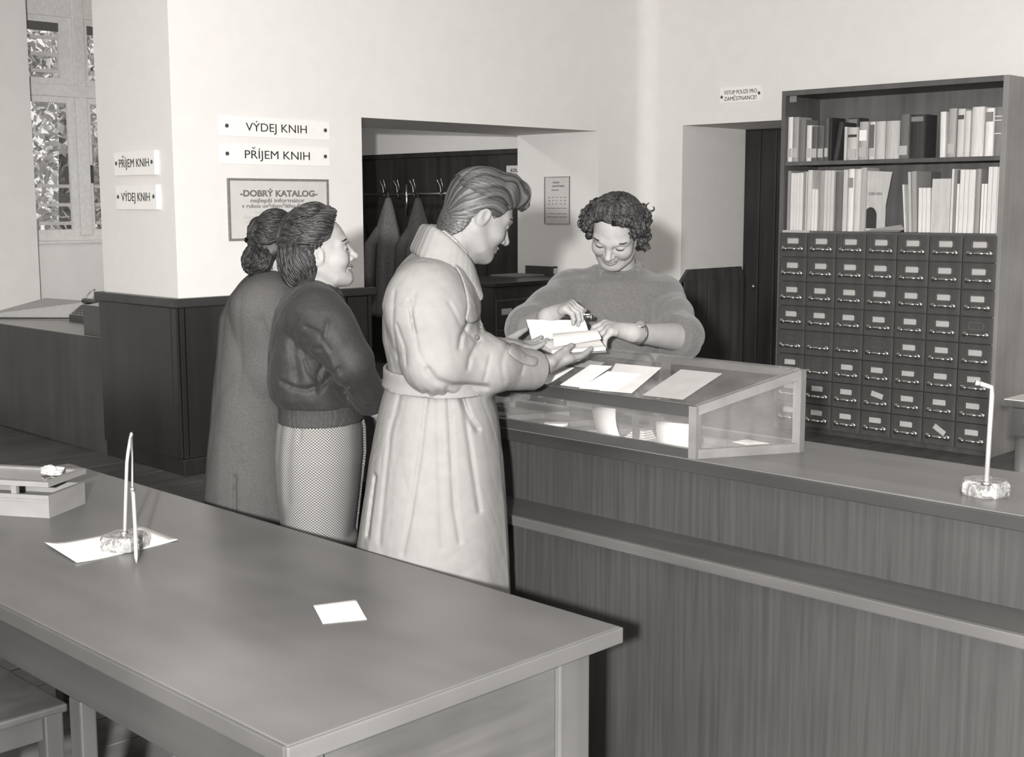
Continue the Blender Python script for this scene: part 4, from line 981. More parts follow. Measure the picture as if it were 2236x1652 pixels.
# ================================================================== clerk's desk at the right edge
zr_ = 0.78
xq, yq = -2.335, 5.27
rd = thing('clerk_desk', 'dark desk with a pale top standing before the card cabinet', 'desk', (-1.8, 5.7, 0))
box((xq, yq, zr_ - 0.03), (-0.9, yq + 0.75, zr_ - 0.004), 0.004).build('desktop', 'cabinet_wood', rd)
box((xq + 0.012, yq + 0.012, zr_ - 0.004), (-0.912, yq + 0.738, zr_), 0.001).build('writing_surface', 'desk_light_top', rd)
box((xq + 0.03, yq + 0.02, zr_ - 0.16), (-0.93, yq + 0.73, zr_ - 0.03)).build('apron', 'cabinet_wood', rd)
for k in range(2):
    dr = box((xq + 0.05 + .68 * k, yq + 0.006, zr_ - 0.15), (xq + 0.69 + .68 * k, yq + 0.02, zr_ - 0.035), 0.003).build('drawer', 'cabinet_wood', rd)
    lx = xq + 0.10 + .68 * k
    box((lx, yq + 0.002, zr_ - 0.10), (lx + 0.085, yq + 0.006, zr_ - 0.075), 0.001).build('label_plate', 'metal_dull', dr)
    MB().tube([(lx + .14, yq + 0.006, zr_ - .088), (lx + .14, yq - 0.004, zr_ - .088)], 0.010, 10).build('keyhole', 'metal_bright', dr)
for xx, yy in ((xq + 0.05, yq + 0.04), (-1.0, yq + 0.04), (xq + 0.05, yq + 0.65), (-1.0, yq + 0.65)):
    MB().tube([(xx + .03, yy + .03, 0), (xx + .03, yy + .03, zr_ - .16)], [0.028, 0.034], 14).build('leg', 'cabinet_frame_wood', rd, True)
box((xq + 0.13, yq + 0.5, 0.1), (-0.98, yq + 0.52, zr_ - .16)).build('modesty_panel', 'cabinet_wood', rd)
tag(MB().box((xq + 0.33, yq + 0.30, zr_), (xq + 0.63, yq + 0.51, zr_ + 0.012)).build('paper_stack', 'paper'), 'white sheaf of papers on the dark desk before the card cabinet', 'papers')

# ================================================================== trees outside the window
def tree(label, x, y, h, rad, seed, nleaf):
    rnd = np.random.default_rng(seed)
    o = thing('garden_tree', label, 'tree', (x, y, -0.6), 'trees outside the window')
    MB().tube([(x, y, -0.6), (x + .1, y, h * .4), (x - .05, y + .1, h * .75)], [0.16, 0.11, 0.05], 8).build('trunk', 'tree_bark', o, True)
    c = rnd.normal(size=(nleaf, 3)); c /= np.linalg.norm(c, axis=1)[:, None]
    c *= (rnd.random(nleaf) ** 0.4)[:, None] * np.array([rad * .6, rad, h * .48])
    cl = rnd.normal(size=(26, 3)) * np.array([rad * .4, rad * .6, h * .28])
    pick = rnd.integers(0, 26, nleaf); c = np.where((rnd.random(nleaf) < 0.6)[:, None], cl[pick] + rnd.normal(size=(nleaf, 3)) * 0.22, c)
    c += np.array([x, y, h * .55])
    a = rnd.normal(size=(nleaf, 3)); a /= np.linalg.norm(a, axis=1)[:, None]
    b = np.cross(a, rnd.normal(size=(nleaf, 3))); b /= np.linalg.norm(b, axis=1)[:, None]
    s = rnd.uniform(0.05, 0.10, nleaf)[:, None]
    v = np.stack([c - a * s, c + b * s * .5, c + a * s, c - b * s * .5], 1).reshape(-1, 3) - np.array(woff(o))
    me = bpy.data.meshes.new('foliage'); me.from_pydata(v.tolist(), [], [(4 * i, 4 * i + 1, 4 * i + 2, 4 * i + 3) for i in range(nleaf)])
    f = link('foliage', me, 'tree_leaf', o); f['kind'] = 'stuff'
tree('leafy garden tree directly outside the bay window', -14.2, 7.0, 4.6, 1.5, 1, 3800)
tree('taller leafy garden tree farther beyond the bay window', -17.5, 9.0, 6.2, 2.2, 2, 3800)
# ================================================================== sculpting with signed distances
def nrm(v): v = np.asarray(v, float); return v / (np.linalg.norm(v) + 1e-12)
def smin(a, b, k):
    if np.isscalar(k) and k <= 0: return np.minimum(a, b)
    h = np.clip(0.5 + 0.5 * (b - a) / k, 0, 1)
    return b * (1 - h) + a * h - k * h * (1 - h)
def smax(a, b, k): return -smin(-a, -b, k)
def sph(c, r):
    c = np.asarray(c, float)
    return lambda P: np.linalg.norm(P - c, axis=1) - r
def ell(c, r, M=None):
    c = np.asarray(c, float); r = np.asarray(r, float)
    def f(P):
        q = P - c
        if M is not None: q = q @ M
        k0 = np.linalg.norm(q / r, axis=1); k1 = np.linalg.norm(q / (r * r), axis=1)
        return k0 * (k0 - 1.0) / np.maximum(k1, 1e-9)
    return f
def segd(P, a, b):
    a = np.asarray(a, float); d = np.asarray(b, float) - a
    t = np.clip(((P - a) @ d) / (d @ d + 1e-12), 0, 1)
    return np.linalg.norm(P - a - t[:, None] * d, axis=1), t
def chain(pts, rs, k=0.0):
    pts = [np.asarray(p, float) for p in pts]
    def f(P):
        o = None
        for i in range(len(pts) - 1):
            d, t = segd(P, pts[i], pts[i + 1])
            v = d - (rs[i] * (1 - t) + rs[i + 1] * t)
            o = v if o is None else smin(o, v, k)
        return o
    return f
def polyd(P, pts):
    o = None
    for i in range(len(pts) - 1):
        d, _ = segd(P, pts[i], pts[i + 1]); o = d if o is None else np.minimum(o, d)
    return o
def spl(pts, n=6):
    """smooth course through a few points"""
    p = [np.asarray(q, float) for q in pts]; p = [2 * p[0] - p[1]] + p + [2 * p[-1] - p[-2]]; out = []
    for i in range(1, len(p) - 2):
        for t in np.linspace(0, 1, n, endpoint=False):
            out.append(0.5 * (2 * p[i] + (p[i + 1] - p[i - 1]) * t + (2 * p[i - 1] - 5 * p[i] + 4 * p[i + 1] - p[i + 2]) * t * t + (3 * p[i] - p[i - 1] - 3 * p[i + 1] + p[i + 2]) * t ** 3))
    return out + [p[-2]]
def union(fs, k=0.0):
    def f(P):
        o = fs[0](P)
        for g in fs[1:]: o = smin(o, g(P), k)
        return o
    return f
def carve(f, pts, w, d):
    """crease (d > 0) or ridge (d < 0) of width w along a polyline"""
    pts = [np.asarray(p, float) for p in pts]
    def g(P):
        return f(P) + d * np.exp(-(polyd(P, pts) / w) ** 2)
    return g
def loft(levels, folds=(), pw=2.0, ktop=0.03, closed=True):
    """levels: (z, ca, cb, ra, rb) ; folds: (count, amplitude, phase, z_from, z_full)"""
    L = sorted(levels); zs = np.array([l[0] for l in L]); A = np.array([l[1:] for l in L], float)
    def f(P):
        z = np.clip(P[:, 2], zs[0], zs[-1])
        ca, cb, ra, rb = [np.interp(z, zs, A[:, i]) for i in range(4)]
        x = P[:, 0] - ca; y = P[:, 1] - cb
        th = np.arctan2(y / rb, x / ra)
        k = (np.abs(x / ra) ** pw + np.abs(y / rb) ** pw) ** (1 / pw)
        s = np.ones_like(k)
        for (n, amp, ph, z0, z1, tw) in folds:
            w = np.clip((P[:, 2] - z0) / (z1 - z0), 0, 1)
            q = np.sin(n * th + ph + tw * P[:, 2] + 0.7 * np.sin(3 * th + ph))
            s += amp * w * (1.1 - 2.2 * np.abs(q) ** 0.8 if amp > 0.012 else q)
        v = (k / s - 1) * np.minimum(ra, rb)
        if closed:
            v = smax(v, P[:, 2] - zs[-1], ktop); v = np.maximum(v, zs[0] - P[:, 2])
        return v
    return f
def surface_net(f, lo, hi, h, B=8):
    lo = np.asarray(lo, float); hi = np.asarray(hi, float)
    nb = np.ceil((hi - lo) / (h * B)).astype(int); n = nb * B + 1
    g = [np.arange(k) for k in nb]
    bc = np.stack(np.meshgrid(*g, indexing='ij'), -1).reshape(-1, 3)
    cv = f(lo + (bc + 0.5) * h * B)
    near = np.abs(cv) < h * B * 0.87 * 1.9 + h
    V = np.repeat(np.repeat(np.repeat(cv.reshape(nb), B, 0), B, 1), B, 2)
    V = np.pad(V, ((0, 1), (0, 1), (0, 1)), mode='edge').astype(np.float64)
    mask = np.zeros(n, bool)
    for b in bc[near]:
        i, j, k = b * B; mask[i:i + B + 1, j:j + B + 1, k:k + B + 1] = True
    idx = np.argwhere(mask)
    out = np.empty(len(idx))
    for s in range(0, len(idx), 200000):
        out[s:s + 200000] = f(lo + idx[s:s + 200000] * h)
    V[mask] = out
    S = V < 0
    c = [S[i:n[0] - 1 + i, j:n[1] - 1 + j, k:n[2] - 1 + k] for i in (0, 1) for j in (0, 1) for k in (0, 1)]
    cnt = sum(x.astype(np.int8) for x in c)
    act = np.argwhere((cnt > 0) & (cnt < 8))
    if len(act) == 0: return np.zeros((0, 3)), np.zeros((0, 4), int)
    vid = -np.ones((n[0] - 1, n[1] - 1, n[2] - 1), np.int64); vid[act[:, 0], act[:, 1], act[:, 2]] = np.arange(len(act))
    cor = np.array([(i, j, k) for i in (0, 1) for j in (0, 1) for k in (0, 1)])
    vals = np.stack([V[act[:, 0] + o[0], act[:, 1] + o[1], act[:, 2] + o[2]] for o in cor], 1)
    acc = np.zeros((len(act), 3)); num = np.zeros(len(act))
    for a in range(8):
        for b in range(a + 1, 8):
            if np.abs(cor[a] - cor[b]).sum() != 1: continue
            va, vb = vals[:, a], vals[:, b]; m = (va < 0) != (vb < 0)
            t = np.where(m, va / np.where(m, va - vb, 1), 0)
            acc += np.where(m[:, None], cor[a] + t[:, None] * (cor[b] - cor[a]), 0); num += m
    vert = lo + (act + acc / num[:, None]) * h
    faces = []
    for ax in range(3):
        s0 = [slice(0, -1)] * 3; s1 = [slice(0, -1)] * 3; s1[ax] = slice(1, None)
        a = S[:n[0], :n[1], :n[2]]
        sl0 = [slice(None)] * 3; sl1 = [slice(None)] * 3; sl0[ax] = slice(0, n[ax] - 1); sl1[ax] = slice(1, n[ax])
        d = a[tuple(sl0)] != a[tuple(sl1)]
        e = np.argwhere(d)
        o1, o2 = [x for x in range(3) if x != ax]
        e = e[(e[:, o1] > 0) & (e[:, o2] > 0) & (e[:, o1] < n[o1] - 1) & (e[:, o2] < n[o2] - 1)]
        def cell(d1, d2):
            q = e.copy(); q[:, o1] += d1; q[:, o2] += d2; return vid[q[:, 0], q[:, 1], q[:, 2]]
        q = np.stack([cell(-1, -1), cell(0, -1), cell(0, 0), cell(-1, 0)], 1)
        ins = a[e[:, 0], e[:, 1], e[:, 2]]
        flip = ins if ax != 1 else ~ins
        q[~flip] = q[~flip][:, ::-1]
        faces.append(q)
    F = np.concatenate(faces)
    F = F[(F >= 0).all(1)]
    return vert, F
def crumple(P, k, amp, seed=0.0, stretch=(1, 1, 1)):
    """soft irregular creases for cloth"""
    q = P * np.asarray(stretch) * k + seed
    x, y, z = q[:, 0], q[:, 1], q[:, 2]
    a = np.sin(x + 1.7 * np.sin(0.8 * y + 0.6 * z) + 0.5 * z); b = np.sin(0.9 * y - 0.7 * x + 1.3 * np.sin(0.7 * z + 0.4 * x) + 1.1); c = np.sin(0.8 * z + 0.5 * y + 1.5 * np.sin(0.6 * x - 0.5 * z) + 2.3)
    return amp * ((1 - np.abs(a)) ** 2 + (1 - np.abs(b)) ** 2 + (1 - np.abs(c)) ** 2 - 0.8)
class Soup:
    """several sculpted pieces gathered into one mesh, each with a material slot"""
    def __init__(s): s.v = []; s.f = []; s.mi = []; s.n = 0
    def net(s, f, lo, hi, h, mi=0, fn=None):
        v, q = surface_net(f, lo, hi, h)
        s.v.append(v); s.f.append(q + s.n); s.n += len(v)
        m = np.full(len(q), mi)
        if fn is not None and len(q): m = fn(v[q].mean(1), m)
        s.mi.append(m); return s
    def raw(s, v, q, mi=0):
        v = np.asarray(v, float); q = np.asarray(q, int)
        s.v.append(v); s.f.append(q + s.n); s.n += len(v); s.mi.append(np.full(len(q), mi)); return s
    def tube(s, pts, rs, n=6, mi=0):
        pts = np.asarray(pts, float); m = len(pts); d = np.gradient(pts, axis=0); d /= np.linalg.norm(d, axis=1)[:, None] + 1e-9
        u = np.cross(d[0], (0.3, 0.5, 0.8)); vs = []
        a = np.arange(n) * 2 * math.pi / n
        for i in range(m):
            u = u - d[i] * (u @ d[i]); u /= np.linalg.norm(u) + 1e-9; w = np.cross(d[i], u)
            vs.append(pts[i] + rs[i] * (np.cos(a)[:, None] * u + np.sin(a)[:, None] * w))
        k = np.arange(n); k2 = (k + 1) % n
        q = np.concatenate([np.stack([i * n + k, i * n + k2, (i + 1) * n + k2, (i + 1) * n + k], 1) for i in range(m - 1)])
        return s.raw(np.concatenate(vs), q, mi)
    def build(s, name, mats, parent=None, attr=None):
        v = np.concatenate(s.v); q = np.concatenate(s.f); mi = np.concatenate(s.mi)
        me = bpy.data.meshes.new(name)
        me.vertices.add(len(v)); me.vertices.foreach_set('co', v.astype(np.float32).ravel())
        me.loops.add(len(q) * 4); me.loops.foreach_set('vertex_index', q.astype(np.int32).ravel())
        me.polygons.add(len(q)); me.polygons.foreach_set('loop_start', np.arange(0, len(q) * 4, 4, dtype=np.int32))
        me.polygons.foreach_set('loop_total', np.full(len(q), 4, np.int32))
        for m in mats: me.materials.append(mat(m))
        me.polygons.foreach_set('material_index', mi.astype(np.int32))
        me.update(calc_edges=True); me.validate()
        if attr is not None:
            at = me.attributes.new('strand', 'FLOAT', 'POINT'); at.data.foreach_set('value', attr(v).astype(np.float32))
        return link(name, me, None, parent, True)
class Frame:
    """stands a figure at horizontal distance D; local axes: a right, b away, c up as the camera saw the place"""
    def __init__(s, D, px):
        s.D = D; d = ray(px, 900); t = D / (FWD @ d); s.a0 = RGT @ (d * t)
        s.O = FWD * D + RGT * s.a0
    def __call__(s, px, py, b=0.0):
        d = ray(px, py); t = (s.D + b) / (FWD @ d); p = CPOS + d * t
        return np.array([RGT @ p - s.a0, b, p[2]])
    def loc(s, p):
        p = np.asarray(p, float); return np.array([RGT @ p - s.a0, FWD @ p - s.D, p[2]])
    def wld(s, q): return s.O + RGT * q[0] + FWD * q[1] + np.array([0, 0, q[2]])
    def place(s, o): o.location = tuple(s.O); o.rotation_euler = (0, 0, YAW); return o
    def lev(s, py, pl, pr, cb, rb, grow=0.0):
        A = s(pl, py, cb); B_ = s(pr, py, cb); return (A[2], (A[0] + B_[0]) / 2, cb, (B_[0] - A[0]) / 2 + grow, rb)
def headM(yaw, pitch, roll):
    """columns: face direction, left, up in figure axes. yaw 0 looks right, + turns away; pitch + looks up"""
    y, p, r = R(yaw), R(pitch), R(roll)
    f = np.array([math.cos(y) * math.cos(p), math.sin(y) * math.cos(p), math.sin(p)])
    l = np.array([-math.sin(y), math.cos(y), 0.0]); u = np.cross(f, l)
    l2 = l * math.cos(r) + u * math.sin(r); u2 = np.cross(f, l2)
    return np.stack([f, l2, u2], 1)
def head_sdf(o, M, s, sex='m', smile=0.0, nose=1.0, open_=0.0, crease=None, wide=1.0):
    """a head in its own axes (x face, y left, z up); returns f and the transform"""
    w = 1.0 if sex == 'm' else 0.95
    wv = np.array([1.0, wide, 1.0])
    def loc(P): return ((P - o) @ M) / s / wv
    parts1 = [ell((-0.010, 0, 0.028), (0.097, 0.075 * w, 0.088)), ell((0.030, 0, -0.035), (0.060, 0.058 * w, 0.082))]
    base = union(parts1, 0.035)
    jw = 0.052 if sex == 'm' else 0.049
    jaw = union([chain([(-0.008, sy * jw, -0.050), (0.030, sy * jw * .82, -0.088), (0.066, sy * 0.018, -0.102)], [0.021, 0.020, 0.017]) for sy in (-1, 1)] + [sph((0.071, 0, -0.100), 0.0195)], 0.014)
    brow = chain([(0.060, -0.046, 0.014), (0.080, -0.022, 0.017), (0.083, 0, 0.012), (0.080, 0.022, 0.017), (0.060, 0.046, 0.014)], [0.010, 0.012, 0.010, 0.012, 0.010])
    cheek = union([ell((0.054, sy * 0.042, -0.038 + smile * .003), (0.024 + .003 * smile, 0.022, 0.021 + smile * .005)) for sy in (-1, 1)])
    nz = union([chain([(0.086, 0, 0.006), (0.097 * nose, 0, -0.016), (0.1085 * nose, 0, -0.034)], [0.0075, 0.0085, 0.0115], 0.004)] + [sph((0.094, sy * 0.0115, -0.039), 0.0085) for sy in (-1, 1)], 0.008)
    mw = 0.021 + 0.011 * smile
    crease = smile if crease is None else crease
    lips = union([chain([(0.077 - .007 * smile, -mw, -0.066 + .009 * smile), (0.090, -0.008, -0.0635), (0.090, 0.008, -0.0635), (0.077 - .007 * smile, mw, -0.066 + .009 * smile)], [0.003, 0.0058, 0.0058, 0.003]),
                  chain([(0.076 - .006 * smile, -mw * .9, -0.069 + .007 * smile - .003 * open_), (0.0885 - .004 * open_, 0, -0.0745 - .010 * open_), (0.076 - .006 * smile, mw * .9, -0.069 + .007 * smile - .003 * open_)], [0.003, 0.0062, 0.003])], 0.002)
    ears = []
    for sy in (-1, 1):
        E = np.array([[0.98, 0, 0.20], [0, 1, 0], [-0.20, 0, 0.98]])
        ears.append(ell((-0.012, sy * 0.075 * w, -0.014), (0.0185, 0.0070, 0.0295), E))
    ear = union(ears)
    earh = union([ell((-0.009, sy * 0.082 * w, -0.008), (0.009, 0.005, 0.017)) for sy in (-1, 1)])
    sock = union([ell((0.092, sy * 0.033, -0.001), (0.016, 0.020, 0.013)) for sy in (-1, 1)])
    eye = union([ell((0.0735, sy * 0.032, -0.002), (0.0125, 0.0155, 0.0118)) for sy in (-1, 1)])
    lid = [[(0.0835, sy * 0.032 + t * 0.015, -0.004 - 0.004 * (1 - (t) ** 2)) for t in (-1, -.5, 0, .5, 1)] for sy in (-1, 1)]
    def f(P):
        q = loc(P)
        v = smin(base(q), jaw(q), 0.03)
        v = smin(v, brow(q), 0.018); v = smin(v, cheek(q), 0.022)
        v = smax(v, -sock(q), 0.010)
        v = smin(v, eye(q), 0.003)
        v = smin(v, nz(q), 0.009)
        v = smin(v, lips(q), 0.004)
        e = smax(ear(q), -earh(q), 0.004)
        v = smin(v, e, 0.006)
        v = v + (0.0022 + .006 * open_) * np.exp(-(polyd(q, [(0.076, -mw, -0.0675 + .009 * smile), (0.092, -.010, -0.069 - .004 * open_), (0.092, .010, -0.069 - .004 * open_), (0.076, mw, -0.0675 + .009 * smile)]) / (0.0028 + .003 * open_)) ** 2)
        for l_ in lid: v = v + 0.0012 * np.exp(-(polyd(q, l_) / 0.002) ** 2)
        if crease:
            for sy in (-1, 1):
                v = v + 0.0030 * crease * np.exp(-(polyd(q, [(0.088, sy * 0.018, -0.040), (0.078, sy * 0.031, -0.056), (0.066, sy * 0.035, -0.072)]) / 0.005) ** 2)
        return v * s
    def pt(x, y, z): return o + M @ (np.array([x, y, z]) * s * wv)
    return f, pt, loc
def brow_lash(loc_pt, parent, mname, thick=1.0, lash=True, smile=0.0, open_=0.0, lipm='lips'):
    """eyebrows and lowered lash lines as small tubes on the face"""
    for sy in (-1, 1):
        p = [loc_pt(0.086 - 0.35 * abs(t) ** 2 * 0.05, sy * (0.033 + t * 0.022), 0.020 + 0.004 * (1 - t * t)) for t in (-1, -.5, 0, .5, 1)]
        MB().tube(p, [0.0016 * thick, 0.0034 * thick, 0.0036 * thick, 0.003 * thick, 0.0012], 6).build('eyebrow', mname, parent, True, world=False)
        if lash:
            p = [loc_pt(0.0865 - 0.006 * t * t, sy * (0.032 + t * 0.0145), -0.0045 - 0.0035 * (1 - t * t)) for t in (-1, -.5, 0, .5, 1)]
            MB().tube(p, [0.0008, 0.0014, 0.0016, 0.0014, 0.0008], 6).build('eyelashes', mname, parent, True, world=False)
    mw = 0.020 + 0.011 * smile
    p = [loc_pt(0.0905 - (0.0135 + .006 * smile) * abs(t) ** 1.6, t * mw, -0.0685 + 0.009 * smile * t * t) for t in np.linspace(-1, 1, 9)]
    MB().tube(p, [0.0006, 0.0011, 0.0014, 0.0014, 0.0014, 0.0014, 0.0014, 0.0011, 0.0006], 6).build('mouth_line', 'lips_dark', parent, True, world=False)
    w2 = 0.021 + 0.011 * smile
    up = [(0.0772 - .007 * smile, -w2, -0.066 + .009 * smile), (0.0868, -w2 * .55, -0.0635 + .003 * smile), (0.0908, -0.007, -0.0630), (0.0908, 0.007, -0.0630), (0.0868, w2 * .55, -0.0635 + .003 * smile), (0.0772 - .007 * smile, w2, -0.066 + .009 * smile)]
    dn = [(0.0762 - .006 * smile, -w2 * .9, -0.069 + .007 * smile - .003 * open_), (0.0850 - .004 * open_, -w2 * .5, -0.073 + .002 * smile - .008 * open_), (0.0892 - .004 * open_, 0, -0.0745 - .010 * open_), (0.0850 - .004 * open_, w2 * .5, -0.073 + .002 * smile - .008 * open_), (0.0762 - .006 * smile, w2 * .9, -0.069 + .007 * smile - .003 * open_)]
    for crv, rm in ((up, 0.0050), (dn, 0.0060)):
        c = spl(crv, 5); n_ = len(c)
        MB().tube([loc_pt(*q) for q in c], [rm * (0.25 + 0.75 * math.sin(math.pi * i / (n_ - 1)) ** .7) for i in range(n_)], 8).build('lip', lipm, parent, True, world=False)
def hand_sdf(w, d, n, curls, spread=0.10, thumb=(0.75, 0.55, -0.35), tcurl=25, s=1.0, left=False, tlen=1.0):
    """w wrist, d finger direction, n back of the hand; curls: degrees for the three joints of each finger"""
    d = nrm(d); n = nrm(np.asarray(n, float) - d * np.dot(n, d)); t = np.cross(d, n) * (1 if left else -1)   # t points to the thumb side
    def rot(v, ax, a):
        a = R(a); return v * math.cos(a) + np.cross(ax, v) * math.sin(a) + ax * np.dot(ax, v) * (1 - math.cos(a))
    ax = np.cross(n, d)  # rotating d about ax by + goes towards -n
    if np.dot(rot(d, ax, 10), n) > 0: ax = -ax
    W = np.asarray(w, float)
    palm = union([chain([W, W + d * .03 * s, W + d * 0.085 * s + t * k * s], [0.019 * s, 0.021 * s, 0.0135 * s]) for k in (0.030, 0.010, -0.010, -0.028)], 0.012)
    F = []; tips = []
    for i, (off, ln, cr) in enumerate(zip((0.031, 0.0105, -0.0105, -0.030), (0.074, 0.082, 0.076, 0.060), curls)):
        p = W + (d * (0.090 if i < 3 else 0.084) + t * off) * s; v = nrm(d + t * off / 0.03 * spread)
        pts = [p - v * 0.012 * s, p]
        for fr, c in zip((0.46, 0.30, 0.24), cr):
            v = rot(v, ax, c); p = p + v * ln * fr * s; pts.append(p)
        F.append(chain(pts, [0.0105 * s, 0.0098 * s, 0.0088 * s, 0.0080 * s, 0.0066 * s], 0.002)); tips.append(p)
    tv = nrm(t * thumb[0] + d * thumb[1] + n * thumb[2]); p = W + (d * 0.028 + t * 0.026) * s; pts = [W + d * .015 * s + t * .012 * s, p]
    for ln, c in ((0.036, 0), (0.030, tcurl), (0.024, tcurl)):
        tv = nrm(tv + (d * math.sin(R(c)))) ; p = p + tv * ln * s * tlen; pts.append(p)
    F.append(chain(pts, [0.018 * s, 0.0155 * s, 0.0115 * s, 0.0102 * s, 0.0078 * s], 0.004)); tips.append(p)
    fing = union(F[:4], 0.0015)
    def f(P):
        v = smin(palm(P), fing(P), 0.008)
        return smin(v, F[4](P), 0.010)
    return f, tips
def bnd(pts, r):
    p = np.asarray(pts, float); return p.min(0) - r, p.max(0) + r
def fabric(name, v, rough=0.9, var=0.08, scale=90, bstr=0.15, sheen=0.0, spec=0.2, bdist=0.002):
    m = plain(name, v, rough, spec, var=var, scale=scale, bstr=bstr, bdist=bdist)
    m.node_tree.nodes['Principled BSDF'].inputs['Sheen Weight'].default_value = sheen
    return m
def hairmat(name, v, spread=2.4):
    m, n, l, b = newmat(name)
    a = n.new('ShaderNodeAttribute'); a.attribute_name = 'strand'
    r = n.new('ShaderNodeValToRGB'); r.color_ramp.elements[0].position = 0.15; r.color_ramp.elements[1].position = 0.9
    r.color_ramp.elements[0].color = tone(v * 0.45); r.color_ramp.elements[1].color = tone(v * spread)
    l.new(a.outputs['Fac'], r.inputs[0]); l.new(r.outputs[0], b.inputs['Base Color'])
    b.inputs['Roughness'].default_value = 0.5; b.inputs['Specular IOR Level'].default_value = 0.22
    return m
def flow_hair(soup, c, rad, pt, rnd, n, phi, th0, th1, r=0.0035, wave=0.06, freq=7.0, lift=(1.0, 1.04), droop=0.0, steps=18, wr=0.02, sides=5, seed=0.0, clump=0.35):
    """strands combed from the brow back over an ellipsoid (head axes). phi: sideways angle, th: from the front over the top to the nape"""
    for i in range(n):
        f0 = rnd.uniform(*phi); k = rnd.uniform(*lift); t0 = rnd.uniform(*th0) + 26 * (abs(f0) / 90) ** 2; t1 = rnd.uniform(*th1)
        ph = seed + 0.035 * f0 + clump * rnd.uniform(-1, 1)
        P = []
        for j in range(steps):
            t = j / (steps - 1); th = t0 + (t1 - t0) * t
            f = R(f0 * (1 + droop * t)) + wave * math.sin(freq * t + ph) * (0.3 + t)
            q = np.array([math.cos(R(th)), math.sin(R(th)) * math.sin(f), math.sin(R(th)) * math.cos(f)])
            if th > 180: q = np.array([math.cos(R(th)), math.sin(f) * (0.25 + 0.75 * abs(math.cos(R(th)))) * 0.9, -abs(math.sin(R(th)))])
            kk = k * (1 + wr * math.sin(freq * 1.2 * t + ph * 1.5 + 1))
            P.append(pt(*(np.array(c) + q * np.array(rad) * kk)))
        soup.tube(P, [r * rnd.uniform(.8, 1.2) * (0.45 + 0.6 * math.sin(math.pi * (0.1 + 0.85 * j / (steps - 1)))) for j in range(steps)], sides)
def crown_hair(soup, c, rad, pt, rnd, n, az, el0, el1, r=0.0035, wave=0.2, freq=5.0, lift=(1.0, 1.05), steps=16, sides=5, seed=0.0, clump=0.4, spiral=0.0, sf=12.0):
    """strands falling from the crown over an ellipsoid; az about the up axis from the face, el from el0 down to el1"""
    for i in range(n):
        a0 = rnd.uniform(*az); e0 = rnd.uniform(*el0); e1 = rnd.uniform(*el1); k = rnd.uniform(*lift); ph = seed + 0.05 * a0 + clump * rnd.uniform(-1, 1)
        P = []
        for j in range(steps):
            t = j / (steps - 1); e = R(e0 + (e1 - e0) * t); a = R(a0) + wave * math.sin(freq * t + ph) * (0.25 + t)
            d = np.array([math.cos(e) * math.cos(a), math.cos(e) * math.sin(a), math.sin(e)])
            q = np.array(c) + d * np.array(rad) * k * (1 + 0.025 * math.sin(freq * 1.4 * t + ph))
            if spiral:
                s_ = spiral * min(1, max(0, t - 0.3) * 2); q = q + s_ * (np.array([-math.sin(a), math.cos(a), 0]) * math.cos(sf * t + ph) + d * math.sin(sf * t + ph))
            P.append(pt(*q))
        soup.tube(P, [r * rnd.uniform(.8, 1.2) * (0.45 + 0.6 * math.sin(math.pi * (0.1 + 0.85 * j / (steps - 1)))) for j in range(steps)], sides)
fabric('raincoat_cloth', 0.115, 1.0, 0.03, 40, 0.10, 0.0, 0.03)
fabric('shirt_cloth', 0.16, 0.8, 0.3, 300, 0.1)
fabric('trouser_cloth', 0.06, 0.9)
fabric('long_coat_cloth', 0.045, 1.0, 0.12, 220, 0.2, 0.0, 0.05)
fabric('jacket_cloth', 0.014, 0.65, 0.12, 120, 0.1, 0.02, 0.16)
fabric('knit_band', 0.022, 0.9, 0.2, 200, 0.4)
fabric('sweater_wool', 0.055, 1.0, 0.25, 420, 0.5, 0.15, 0.1, 0.003)
fabric('dark_skirt_cloth', 0.05, 0.9)
fabric('stocking', 0.25, 0.6)
plain('shoe_leather', 0.03, 0.35, 0.5)
def mk_skin(name, v):
    m, n, l, b = newmat(name)
    t, r, mp = noise_mix(n, l, v * 0.95, v * 1.05, 45)
    l.new(r.outputs[0], b.inputs['Base Color']); b.inputs['Roughness'].default_value = 0.62; b.inputs['Specular IOR Level'].default_value = 0.2
    b.inputs['Subsurface Weight'].default_value = 0.08; b.inputs['Subsurface Radius'].default_value = (0.01, 0.008, 0.006)
    return m
mk_skin('skin_man', 0.10); mk_skin('skin_woman', 0.15); plain('lips', 0.07, 0.45, var=0.05); plain('lips_man', 0.075, 0.5, var=0.05); plain('lips_dark', 0.05, 0.6, var=0.05); plain('teeth', 0.2, 0.3)
hairmat('hair_man', 0.016, 2.6); hairmat('hair_brown', 0.010, 2.6); hairmat('hair_dark', 0.008, 2.6); hairmat('hair_curly', 0.012, 2.8)
def mk_check():
    m, n, l, b = newmat('checked_tweed')
    tc = n.new('ShaderNodeTexCoord'); c = n.new('ShaderNodeTexChecker'); c.inputs['Scale'].default_value = 250
    c.inputs['Color1'].default_value = tone(0.15); c.inputs['Color2'].default_value = tone(0.04)
    l.new(tc.outputs['UV'], c.inputs['Vector'])
    l.new(c.outputs[0], b.inputs['Base Color']); b.inputs['Roughness'].default_value = 0.95; b.inputs['Specular IOR Level'].default_value = 0.1
    return m
mk_check()
